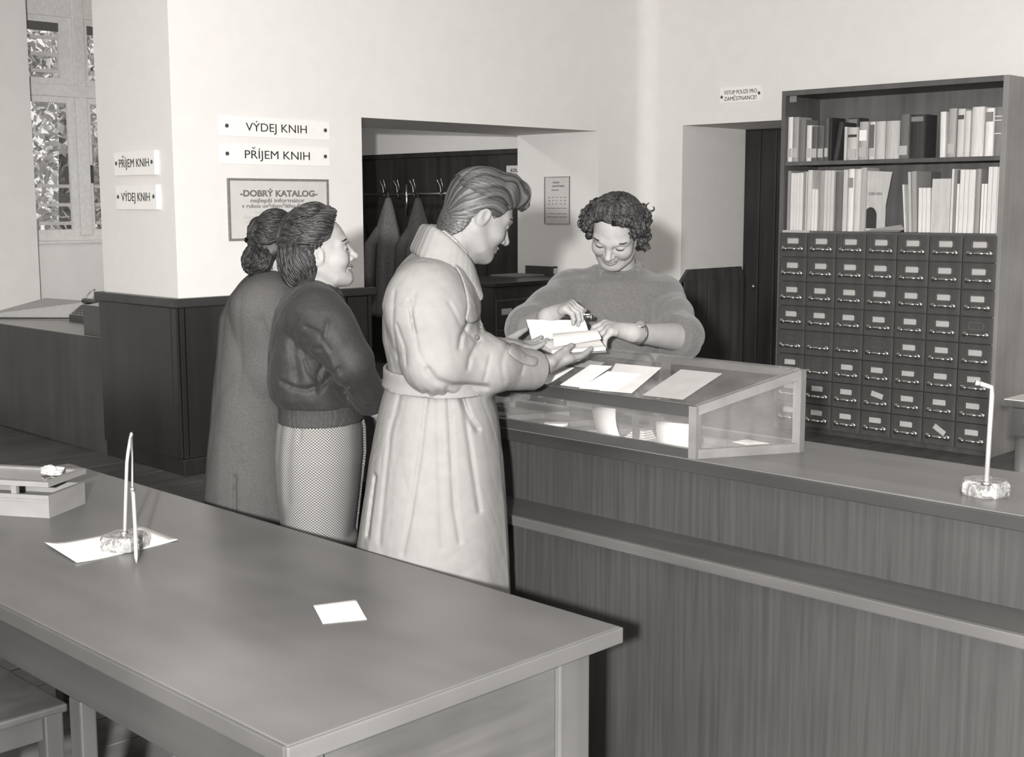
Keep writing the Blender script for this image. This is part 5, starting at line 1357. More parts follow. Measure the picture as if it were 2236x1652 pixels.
# ================================================================== people
def carve2(f, fr, px, w, d, bref=-0.25, bmax=0.05):
    """crease drawn on the side turned to the camera: pixels give the course, width and depth in metres"""
    pts = [fr(x, y, bref) for x, y in px]; q = [np.array([p[0], 0, p[2]]) for p in pts]
    def g(P):
        Q = P.copy(); Q[:, 1] = 0
        v = f(P)
        return v + d * np.exp(-(polyd(Q, q) / w) ** 2) * (P[:, 1] < bmax) * np.clip(1 - np.abs(v) / 0.06, 0, 1)
    return g
def shoes(fr, pos, dirs, parent, heel=0.0):
    for (x, y), dv in zip(pos, dirs):
        dv = nrm((dv[0], dv[1], 0)); p = np.array([x, y, 0.0]); up = np.array([0, 0, 1.0])
        f = union([chain([p - dv * 0.06 + up * (0.045 + heel), p + dv * 0.04 + up * (0.045 + heel * .5), p + dv * 0.15 + up * 0.03], [0.040, 0.044, 0.030]), chain([p - dv * 0.05 + up * .06, p - dv * 0.045 + up * (0.10 + heel)], [0.035, 0.036])], 0.03)
        g = lambda P, f=f: np.maximum(f(P), 0.002 - P[:, 2])
        lo, hi = bnd([p - dv * 0.12, p + dv * 0.2, p + up * 0.2], 0.07)
        Soup().net(g, lo, hi, 0.008).build('shoe', ['shoe_leather'], parent)
def build_man():
    L = Frame(3.38, 955)
    M = headM(24, -27, 0); s = 0.93
    ho = L(1046, 467, 0.02)
    hf, pt, hloc = head_sdf(ho, M, s, 'm', 0.15, 1.0, 0.0, 0.9)
    nb = L(972, 580, 0.03)
    neck = chain([pt(-0.03, 0, -0.03), pt(-0.025, 0, -0.09), nb], [0.058, 0.054, 0.066], 0.01)
    adam = chain([pt(0.045, 0, -0.10), pt(0.01, 0, -0.12)], [0.018, 0.03])
    headneck = lambda P: smin(hf(P), smin(neck(P), adam(P), 0.02), 0.02)
    body = Soup()
    lo, hi = bnd([pt(0.12, 0, -.1), pt(-.12, .1, .13), pt(-.12, -.1, .13), nb, pt(.1, .1, 0), pt(.1, -.1, 0)], 0.03)
    body.net(headneck, lo, hi, 0.0028)
    # right hand under the book, left hand on its far side
    W = L(1170, 797, 0.08); El = L(948, 795, -0.20)
    hs, tips = hand_sdf(W + nrm(W - El) * 0.01, (0.84, 0.53, 0.05), (0.0, -0.42, -0.90), [(4, 16, 10), (2, 12, 10), (4, 14, 10), (8, 16, 12)], thumb=(0.10, 0.95, -0.50), tcurl=6, s=0.98, tlen=.92)
    arm = chain([El, W + nrm(W - El) * 0.02], [0.042, 0.028])
    fa = lambda P: smin(hs(P), arm(P), 0.015)
    lo, hi = bnd([El, W] + tips, 0.06); body.net(fa, lo, hi, 0.0026)
    W2 = L(1083, 758, 0.24); E2 = L(1010, 800, 0.20)
    hs2, tips2 = hand_sdf(W2, (0.93, 0.36, -0.02), (0.0, 0.15, -0.98), [(4, 16, 10), (2, 14, 10), (4, 14, 10), (8, 16, 10)], thumb=(0.1, 0.85, -0.55), tcurl=6, left=True, s=0.95)
    arm2 = chain([E2, W2], [0.04, 0.028])
    lo, hi = bnd([E2, W2] + tips2, 0.05); body.net(lambda P: smin(hs2(P), arm2(P), 0.015), lo, hi, 0.0028)
    hip = L(950, 1010, 0.01); hz = hip[2]
    tor = union([chain([nb, L(945, 680, 0.02), hip], [0.06, 0.10, 0.11], 0.03), chain([L(930, 620, -0.15), L(965, 620, 0.19)], [0.05, 0.05]), chain([L(930, 620, -0.15), El], [0.05, 0.042]), chain([L(965, 620, 0.19), E2], [0.05, 0.042])] +
                [chain([hip + np.array([0, sb * 0.09, 0]), hip + np.array([0.02, sb * 0.10, -0.42]), np.array([hip[0] + 0.0, sb * 0.10, 0.06])], [0.085, 0.06, 0.042]) for sb in (-1, 1)], 0.04)
    lo, hi = bnd([nb, L(930, 620, -.25), L(965, 620, .25), El, E2, np.array([hip[0], -.2, 0.04]), np.array([hip[0], .2, 0.04])], 0.09); body.net(tor, lo, hi, 0.016)
    o = body.build('person', ['skin_man', 'lips_man'])
    L.place(o); tag(o, 'man in a pale belted raincoat handing over a book at the counter', 'person')
    # raincoat
    lev = [L.lev(*a) for a in ((555, 905, 1000, .02, .08), (585, 876, 1018, .02, .13), (620, 854, 1036, .02, .18), (655, 842, 1044, .02, .218), (690, 837, 1050, .02, .232), (740, 838, 1057, .01, .225), (790, 848, 1062, .01, .21), (822, 848, 1066, .01, .20),
                               (850, 840, 1076, .01, .21), (900, 827, 1087, .01, .225), (1000, 807, 1099, .01, .24), (1100, 792, 1107, .01, .245), (1200, 777, 1112, .01, .25), (1330, 768, 1117, .01, .255))]
    zz = 0.36; b_ = lev[-1]; lev.append((zz, b_[1] - 0.01, .01, b_[3] + 0.03, 0.27))
    waist = L(955, 822)[2]
    torso = loft(lev, folds=[(3, 0.020, 0.6, waist, zz, 0.8), (7, 0.011, 2.0, waist, zz, -1.0), (5, 0.010, 1.0, waist, waist + 0.5, 3.0)], pw=2.15, ktop=0.05)
    S = L(930, 648, -0.145); S2 = L(970, 632, 0.19)
    sh = chain([S, L(952, 606, 0.02), S2], [0.054, 0.06, 0.058], 0.03)
    E = L(950, 792, -0.19); C = L(1168, 808, 0.06)
    ax = nrm(C - E)
    sl = chain([S, L(934, 710, -0.178), E, L(1060, 797, -0.09), C + ax * 0.02], [0.056, 0.064, 0.070, 0.067, 0.052], 0.04)
    sleeve = lambda P: smax(sl(P), (P - C) @ ax, 0.006)
    C2 = L(1076, 760, 0.225); ax2 = nrm(C2 - E2)
    sl2 = chain([S2, L(990, 700, .24), E2, C2 + ax2 * .02], [0.075, 0.072, 0.068, 0.05], 0.03)
    sleeve2 = lambda P: smax(sl2(P), (P - C2) @ ax2, 0.006)
    zel = E[2]
    def f(P):
        up = np.clip((P[:, 2] - zel - 0.02) / 0.12, 0, 1)
        v = smin(torso(P), sh(P), 0.08)
        v = smin(v, sleeve(P), 0.030 + 0.09 * up)
        v = smin(v, sleeve2(P), 0.02)
        return v + crumple(P, 24, 0.0009, 0.3, (1, 1, 0.5)) + crumple(P, 55, 0.0006, 2.0, (1, 1, .6))
    f0 = f
    th_, dp_ = 0.0042, 0.0042
    for px, w, d in (([(1022, 705), (1005, 738), (1002, 762)], .005, .006), ([(1044, 752), (1024, 786), (1021, 808)], .005, .006), ([(1069, 786), (1062, 815), (1057, 838)], th_, dp_),
                     ([(893, 655), (901, 699), (906, 725)], th_, .006), ([(866, 710), (883, 760), (886, 798)], th_, dp_), ([(858, 640), (856, 720), (862, 790)], th_, .003), ([(905, 640), (900, 690), (915, 770), (935, 803)], th_, .003),
                     ([(1000, 560), (1030, 612), (1046, 668), (1060, 733)], .005, .007), ([(985, 566), (1016, 612), (1036, 680), (1046, 736)], th_, .005),
                     ([(935, 805), (952, 828), (990, 845), (1060, 857)], .008, .010), ([(980, 660), (1010, 720), (1040, 757)], th_, .003), ([(1110, 762), (1095, 800), (1100, 845)], .006, .003), ([(1150, 800), (1140, 835)], .005, .003),
                     ([(1003, 872), (1024, 925), (1041, 952)], .006, .009), ([(975, 850), (984, 990), (990, 1110), (1003, 1190)], .006, .005), ([(930, 860), (915, 1000), (895, 1130), (878, 1215)], .006, .005),
                     ([(1005, 860), (1025, 990), (1045, 1130)], .006, .005), ([(872, 850), (845, 960), (832, 1100), (822, 1200)], .006, .004), ([(809, 1060), (800, 1130), (792, 1196)], .005, .010), ([(955, 860), (958, 1000), (965, 1200)], .008, .003)):
        f = carve2(f, L, px, w, d)
    lo, hi = bnd([L(760, 560, -.28), L(760, 560, .3), L(1130, 1300, 0), np.array([0, 0, zz]), C, C2], 0.06)
    coat = Soup().net(f, lo, hi, 0.0042).build('raincoat', ['raincoat_cloth'], o)
    # collar: a tall turned-up band round the neck
    up_ = [L(927, 497, 0.02), L(948, 502, -0.07), L(985, 530, -0.095), L(1018, 566, -0.075), L(1030, 590, -0.03)]
    dn_ = [L(905, 545, 0.02), L(925, 560, -0.10), L(972, 585, -0.125), L(1022, 618, -0.10), L(1047, 650, -0.06)]
    upb = [L(927, 497, 0.02), L(958, 500, 0.10), L(1000, 540, 0.11), L(1026, 575, 0.06)]
    dnb = [L(905, 545, 0.02), L(945, 550, 0.13), L(1000, 585, 0.14), L(1045, 640, 0.05)]
    rng = []
    for U_, D_ in ((up_, dn_), (upb, dnb)):
        for k in np.linspace(0, 1, 24):
            q_ = spl([u * (1 - k) + d_ * k for u, d_ in zip(U_, D_)], 4); rng.append(chain(q_, [0.0068] * len(q_), 0.004))
    col = union(rng, 0.010)
    lo, hi = bnd(up_ + dn_ + upb + dnb, 0.02)
    Soup().net(col, lo, hi, 0.0045).build('collar', ['raincoat_cloth'], o)
    # lapel and cuff strap lie on the coat like patches
    def patch(name, px, hw, th, m, bref, box_, h=0.0026):
        q = [L(x, y, bref) for x, y in px]; q = [np.array([p[0], 0, p[2]]) for p in spl(q, 5)]
        def g(P):
            Q = P.copy(); Q[:, 1] = 0
            return np.maximum(smax(np.abs(f0(P) - th * .3) - th, polyd(Q, q) - hw, 0.010), P[:, 1] - bref - 0.12)
        lo, hi = bnd([L(box_[0], box_[1], bref - .08), L(box_[2], box_[3], bref + .12)], 0.01)
        return Soup().net(g, lo, hi, h).build(name, [m], o)
    patch('lapel', [(1003, 572), (1020, 600), (1032, 636), (1036, 668), (1033, 690)], 0.018, 0.006, 'raincoat_cloth', -0.16, (975, 550, 1065, 715), 0.003)
    patch('cuff_strap', [(1120, 758), (1134, 772), (1150, 784), (1166, 790)], 0.013, 0.005, 'raincoat_cloth', -0.04, (1105, 745, 1180, 810))
    # belt
    blev = [(l[0], l[1], l[2], l[3] + 0.008, l[4] + 0.008) for l in lev if L(0, 852)[2] <= l[0] <= L(0, 785)[2]]
    z0, z1 = L(880, 843)[2], L(880, 800)[2]
    tl = loft(lev, pw=2.15, ktop=0.05)
    bl = lambda P: np.maximum(np.abs(tl(P) - 0.006) - 0.006, np.abs(P[:, 2] - (z0 + z1) / 2 + 0.05 * (P[:, 0] + 0.03)) - (z1 - z0) / 2)
    lo, hi = bnd([L(835, 790, -.25), L(835, 790, .27), L(1080, 870, 0)], 0.04)
    Soup().net(bl, lo, hi, 0.006).build('belt', ['raincoat_cloth'], o)
    # cuff strap and buttons on the sleeve
    def on_sleeve(px, py):
        p = L(px, py, -0.3)
        for _ in range(60):
            v = float(f(p[None])[0])
            if v < 0.0005: break
            q = L(px, py, p[1] + max(v * .8, 0.0008)); p = q
        return p
    try:
        for px_ in ((1142, 773), (1041, 735)):
            p = on_sleeve(*px_) + np.array([0, -0.013, 0])
            Soup().net(lambda P, p=p: np.maximum(np.linalg.norm((P - p)[:, [0, 2]], axis=1) - 0.0065, np.abs(P[:, 1] - p[1]) - 0.004), p - .012, p + .012, 0.0012).build('button', ['ink'], o)
    except Exception as e: print('cuff', e)
    # shirt collar
    sc1 = [chain([L(968, 512, b0), L(990, 532, b0 - .01), L(1010, 556, b0), L(1024, 580, b0 + .04)], [0.009, 0.011, 0.011, 0.009], 0.003) for b0 in (-0.060, -0.056)]
    lo, hi = bnd([L(960, 505, -.09), L(1030, 590, .02)], 0.02); Soup().net(union(sc1, .01), lo, hi, 0.003).build('shirt_collar', ['shirt_cloth'], o)
    tr = union([chain([hip + np.array([0, sb * 0.09, 0]), hip + np.array([0.03, sb * 0.10, -0.42]), np.array([hip[0] + 0.01, sb * 0.10, 0.09])], [0.11, 0.085, 0.075]) for sb in (-1, 1)], 0.02)
    tr2 = lambda P: np.maximum(tr(P), 0.07 - P[:, 2])
    lo, hi = bnd([hip, np.array([hip[0], -.2, .06]), np.array([hip[0], .2, .06])], 0.12); Soup().net(tr2, lo, hi, 0.012).build('trousers', ['trouser_cloth'], o)
    shoes(L, [(hip[0] + .02, -.10), (hip[0] + .05, .10)], [(0.85, 0.5), (0.85, 0.55)], o)
    # swept back hair
    cran = ell((-0.008, 0, 0.030), (0.103, 0.083, 0.096)); topv = ell((0.015, 0.0, 0.075), (0.085, 0.062, 0.062))
    tuft = chain([(0.050, -0.01, 0.118), (0.088, -0.005, 0.112), (0.108, 0.0, 0.088), (0.108, 0.0, 0.066)], [0.030, 0.026, 0.018, 0.008], 0.01)
    tuft2 = chain([(0.04, -0.035, 0.105), (0.085, -0.03, 0.098), (0.098, -0.025, 0.075)], [0.028, 0.02, 0.008], 0.01)
    hx = np.array([-0.13, -0.09, -0.065, -0.045, -0.032, -0.018, 0.0, 0.018, 0.034, 0.048, 0.07, 0.095, 0.13]); hzv = np.array([-0.118, -0.112, -0.100, -0.075, -0.030, 0.006, 0.006, -0.004, 0.006, 0.034, 0.052, 0.066, 0.06])
    nape = chain([(-0.036, 0, 0.0), (-0.034, 0, -0.05), (-0.031, 0, -0.105)], [0.0665, 0.0645, 0.0612], 0.01)
    def strand(q):
        ang = np.arctan2(q[:, 1], q[:, 2] + 0.05 - 0.25 * q[:, 0])
        w = 2.2 * np.sin(26 * q[:, 0] + 3 * ang) + 1.0 * np.sin(60 * q[:, 0] - 5 * ang + 1)
        return np.sin(34 * ang + w) * 0.5 + np.sin(71 * ang + 1.4 * w + 1) * 0.35 + np.sin(131 * ang + 2 * w) * 0.3
    def hair(P):
        q = hloc(P)
        v = smin(smin(cran(q), topv(q), 0.02), smin(tuft(q), tuft2(q), .01), 0.02); v = smin(v, nape(q), 0.012)
        v = smax(v, np.interp(q[:, 0], hx, hzv) - q[:, 2], 0.008)
        ang = np.arctan2(q[:, 1], q[:, 2] + 0.04)
        return (v - 0.0016 * strand(q)) * s
    lo, hi = bnd([pt(0.13, 0, .1), pt(-.13, .1, -.1), pt(-.13, -.1, -.1), pt(0, 0, .16), pt(-.1, 0, .14), pt(.13, 0, .02)], 0.03)
    hr = Soup().net(hair, lo, hi, 0.0026); rnd = random.Random(4)
    flow_hair(hr, (-0.008, 0, 0.032), (0.104, 0.084, 0.097), pt, rnd, 520, (-80, 80), (38, 60), (128, 158), 0.0017, 0.05, 4.0, (0.995, 1.02), 0.10, 18, 0.010)
    for k in range(90):   # the quiff falling over the brow
        y = rnd.uniform(-.045, .035); j = rnd.uniform(-.006, .006)
        P = [pt(0.035 + .075 * math.sin(1.55 * t) + j, y + .012 * t, 0.128 + j * .6 + .012 * math.sin(2.6 * t) - .062 * t ** 2.4) for t in np.linspace(0, 1, 14)]
        hr.tube(P, [0.0019 * (1 - .5 * abs(t - .4)) for t in np.linspace(0, 1, 14)], 5)
    hr.build('hair', ['hair_man'], o, attr=lambda v: 0.5 + 0.45 * strand(hloc(v)))
    brow_lash(pt, o, 'hair_man', 0.9, smile=0.15, lipm='lips_man')
    return o
build_man()
def gather_attr(seed, k1=900.0, k2=260.0):
    """fine strand pattern for locks: changes quickly across, slowly along"""
    def f(v):
        x, y, z = v[:, 0], v[:, 1], v[:, 2]
        return 0.45 + 0.28 * np.sin(k2 * x + 5 * np.sin(60 * z) + seed) * np.sin(k2 * y * 0.9 + 4 * np.sin(55 * z + 1)) + 0.25 * np.sin(k1 * 0.5 * (x + y) + 6 * np.sin(50 * z))
    return f
def body_core(body, L, nb, S, S2, E, E2, hip, rt=0.085, leg=0.06, lb=0.075):
    tor = union([chain([nb, (np.asarray(S) + S2) / 2 + np.array([0, 0, -.1]), hip], [0.045, rt, rt + .01], 0.03), chain([S, S2], [0.04, 0.04]), chain([S, E], [0.04, 0.034]), chain([S2, E2], [0.04, 0.034])] +
                [chain([hip + np.array([0, sb * lb, 0]), hip + np.array([0.01, sb * lb, -0.42]), np.array([hip[0], sb * lb, 0.07])], [0.075, leg, 0.034]) for sb in (-1, 1)], 0.03)
    lo, hi = bnd([nb, S, S2, E, E2, np.array([hip[0], -.18, 0.05]), np.array([hip[0], .18, 0.05])], 0.09); body.net(tor, lo, hi, 0.014)
def add_uv(o, L_, cen, r):
    me = o.data; n = len(me.vertices); co = np.empty(n * 3, np.float32); me.vertices.foreach_get('co', co); co = co.reshape(-1, 3)
    th = np.unwrap(np.arctan2(co[:, 1] - cen[1], co[:, 0] - cen[0])) if False else np.arctan2(co[:, 0] - cen[0], -(co[:, 1] - cen[1]))
    uv = np.stack([th * r, co[:, 2]], 1)
    lv = np.empty(len(me.loops), np.int32); me.loops.foreach_get('vertex_index', lv)
    u = me.uv_layers.new(name='UVMap'); u.data.foreach_set('uv', uv[lv].astype(np.float32).ravel())
# ------------------------------------------------------------------ young woman in the blouson jacket
def build_jacket_woman():
    L = Frame(3.745, 695)
    M = headM(14, 9, 0); s = 0.92
    ho = L(697, 548, 0.0)
    hf, pt, hloc = head_sdf(ho, M, s, 'f', 1.0, 1.0, 1.0)
    nb = L(680, 635, 0.02)
    neck = chain([pt(-0.02, 0, -0.04), pt(-0.02, 0, -0.10), nb], [0.050, 0.045, 0.06], 0.01)
    body = Soup()
    lo, hi = bnd([pt(0.12, 0, -.1), pt(-.12, .1, .13), pt(-.12, -.1, .13), nb, pt(.1, .1, 0), pt(.1, -.1, 0)], 0.03)
    body.net(lambda P: smin(hf(P), neck(P), 0.02), lo, hi, 0.0028)
    S = L(692, 695, -0.155); S2 = L(690, 685, 0.17); E = L(765, 790, -0.20); W = L(818, 890, -0.06); E2 = L(745, 800, 0.22); W2 = L(815, 850, 0.22)
    d = nrm(W - E)
    hs, tips = hand_sdf(W, d + np.array([.35, .2, 0]), (0.2, -0.9, 0.1), [(15, 25, 15)] * 4, s=0.92)
    a1 = chain([E, W], [0.036, 0.024]); lo, hi = bnd([E, W] + tips, 0.05); body.net(lambda P: smin(hs(P), a1(P), 0.012), lo, hi, 0.0032)
    d2 = nrm(W2 - E2)
    hs2, tips2 = hand_sdf(W2, d2 + np.array([.3, .3, -.1]), (0.0, 0.3, 0.9), [(15, 25, 15)] * 4, s=0.92, left=True)
    a2 = chain([E2, W2], [0.036, 0.024]); lo, hi = bnd([E2, W2] + tips2, 0.05); body.net(lambda P: smin(hs2(P), a2(P), 0.012), lo, hi, 0.0034)
    hip = L(700, 960, 0.02); body_core(body, L, nb, S, S2, E, E2, hip)
    o = body.build('person', ['skin_woman', 'lips']); L.place(o)
    tag(o, 'smiling woman in a dark blouson jacket and finely checked skirt', 'person')
    lev = [L.lev(*a) for a in ((612, 662, 715, .02, .08), (640, 624, 742, .02, .13), (670, 606, 752, .02, .175), (705, 598, 760, .02, .20), (760, 592, 765, .02, .21), (820, 589, 775, .02, .205), (855, 592, 785, .02, .195), (876, 606, 790, .02, .18))]
    tor = loft(lev, folds=[(9, 0.010, 0.3, L(0, 700)[2], L(0, 850)[2], 6.0)], pw=2.2, ktop=0.03)
    sh = chain([S, L(688, 660, .02), S2], [0.06, 0.055, 0.06], .03)
    ax = nrm(W - E); sl_ = chain([S, L(728, 735, -.195), E, W], [0.068, 0.070, 0.060, 0.045], 0.03)
    slv = lambda P: smax(sl_(P), (P - (W - ax * .02)) @ ax, 0.006)
    sl2 = chain([S2, E2, W2], [0.066, 0.058, 0.042], 0.02); slv2 = lambda P: smax(sl2(P), (P - (W2 - d2 * .02)) @ d2, .006)
    def f(P):
        v = smin(tor(P), sh(P), 0.05); up = np.clip((P[:, 2] - L(0, 740)[2]) / 0.1, 0, 1)
        v = smin(v, slv(P), 0.020 + 0.08 * up); v = smin(v, slv2(P), .02)
        return v + crumple(P, 28, 0.0011, 1.0, (1, 1, .8)) + crumple(P, 60, 0.0007, 3.0)
    for px, w, dd in (([(672, 712), (700, 722), (715, 745), (722, 757)], .006, .008), ([(665, 735), (682, 757), (705, 757)], .006, .006), ([(700, 800), (688, 822), (690, 850)], .006, .006), ([(745, 800), (727, 820), (700, 845), (672, 852)], .006, .007), ([(655, 770), (668, 812), (690, 838)], .007, .004),
                     ([(720, 700), (712, 742), (735, 800), (768, 868), (790, 893)], .006, -.006), ([(720, 815), (705, 835), (692, 858)], .006, .008), ([(640, 690), (635, 760), (645, 830)], .012, .005), ([(760, 840), (745, 855), (735, 862)], .006, .008), ([(610, 840), (640, 852), (670, 856)], .008, .006)):
        f = carve2(f, L, px, w, dd, -.22)
    lo, hi = bnd([L(570, 605, -.28), L(570, 605, .28), L(800, 880, 0), W, W2], 0.05)
    Soup().net(f, lo, hi, 0.0052).build('jacket', ['jacket_cloth'], o)
    bl = [L.lev(*a) for a in ((862, 606, 789, .02, .178), (890, 612, 789, .02, .172), (914, 611, 793, .02, .176))]
    rib = loft(bl, pw=2.2, ktop=0.01)
    ca, cb = bl[0][1], .02
    g = lambda P: rib(P) + 0.0012 * np.sin(150 * np.arctan2(P[:, 1] - cb, P[:, 0] - ca))
    lo, hi = bnd([L(595, 858, -.2), L(595, 858, .24), L(800, 916, 0)], 0.02); Soup().net(g, lo, hi, 0.0042).build('waistband', ['knit_band'], o)
    colr = union([chain([L(655, 607, 0.0), L(672, 622, -.075), L(705, 632, -.07), L(724, 628, .0), L(705, 618, .07), L(668, 607, .075), L(655, 607, 0)], [0.014] * 7, .01), chain([L(650, 618, 0.0), L(668, 634, -.085), L(705, 644, -.08), L(728, 638, .0)], [0.014] * 4, .01)], .02)
    lo, hi = bnd([L(640, 600, -.1), L(735, 650, .1)], .03); Soup().net(colr, lo, hi, .0045).build('jacket_collar', ['jacket_cloth'], o)
    sk = [L.lev(*a) for a in ((905, 613, 789, .02, .168), (935, 608, 796, .02, .18), (990, 605, 797, .02, .19), (1060, 608, 789, .02, .188), (1150, 617, 780, .02, .18), (1260, 622, 776, .02, .175))]
    b_ = sk[-1]; sk.append((0.44, b_[1], .02, b_[3] - .005, .175))
    skf = loft(sk, folds=[(5, 0.010, 0.5, L(0, 930)[2], 0.45, 1.0)], pw=2.2, ktop=.01)
    sf = lambda P: skf(P) + crumple(P, 12, 0.003, 5.0, (1, 1, .4))
    for px, w, dd in (([(655, 925), (652, 945), (650, 965)], .006, .006), ([(770, 925), (775, 1000), (772, 1100), (760, 1190)], .012, .012), ([(635, 920), (625, 990), (622, 1100)], .012, .004)):
        sf = carve2(sf, L, px, w, dd, -.18)
    lo, hi = bnd([L(590, 900, -.2), L(590, 900, .24), L(805, 930, 0), np.array([0, 0, .44])], .03); sko = Soup().net(sf, lo, hi, .0065).build('skirt', ['checked_tweed'], o)
    add_uv(sko, L, (ca, .02), 0.15)
    shoes(L, [(hip[0] + .01, -.06), (hip[0] + .03, .09)], [(0.9, 0.4), (0.9, 0.5)], o, 0.02)
    # wavy hair swept back, to the nape
    hr = Soup(); rnd = random.Random(5)
    cran = ell((-0.014, 0, 0.034), (0.108, 0.088, 0.098)); nape = ell((-0.070, 0, -0.035), (0.055, 0.072, 0.072))
    hx = np.array([-0.2, -0.05, -0.035, -0.02, 0.0, 0.03, 0.05, 0.07, 0.10]); hzv = np.array([-0.12, -0.12, -0.05, 0.01, 0.016, 0.045, 0.068, 0.098, 0.14])
    def hair(P):
        q = hloc(P); v = smin(cran(q), nape(q), 0.03)
        v = smax(v, np.interp(q[:, 0], hx, hzv) - q[:, 2], 0.01)
        a = np.arctan2(q[:, 2] - .02, q[:, 0] + .01)
        return (v - 0.003 * np.sin(60 * q[:, 1] + 3 * np.sin(5 * a)) - 0.003 * np.sin(16 * a + 20 * q[:, 1])) * s
    lo, hi = bnd([pt(-.16, .11, -.14), pt(.12, -.11, .15), pt(-.16, -.11, .15), pt(.12, .11, -.14)], .01); hr.net(hair, lo, hi, .0032)
    flow_hair(hr, (-0.012, 0, 0.032), (0.106, 0.089, 0.102), pt, rnd, 480, (-88, 88), (42, 60), (165, 178), 0.0030, 0.13, 10.0, (1.0, 1.05), 0.10, 20, 0.035, seed=0.5)
    crown_hair(hr, (-0.060, 0, -0.02), (0.070, 0.082, 0.095), pt, rnd, 330, (62, 298), (15, 70), (-72, -48), 0.0031, 0.16, 8.0, (0.97, 1.05), 16, 5, 2.0, 0.3)
    flow_hair(hr, (-0.006, 0, 0.036), (0.110, 0.090, 0.108), pt, rnd, 170, (-70, 70), (44, 58), (120, 170), 0.0030, 0.16, 9.0, (0.99, 1.05), 0.10, 18, 0.04, seed=1.5)
    hr.build('hair', ['hair_brown'], o, attr=gather_attr(1.0))
    brow_lash(pt, o, 'hair_brown', 0.8, smile=1.0, open_=1.0)
    tb = [chain([pt(.074, -.024, -.064), pt(.0845, -.012, -.0685), pt(.0865, 0, -.070), pt(.0845, .012, -.0685), pt(.074, .024, -.064)], [.003, .0042, .0045, .0042, .003])]
    lo, hi = bnd([pt(.07, -.03, -.08), pt(.1, .03, -.055)], .008); Soup().net(tb[0], lo, hi, .0015).build('teeth', ['teeth'], o)
    return o
build_jacket_woman()
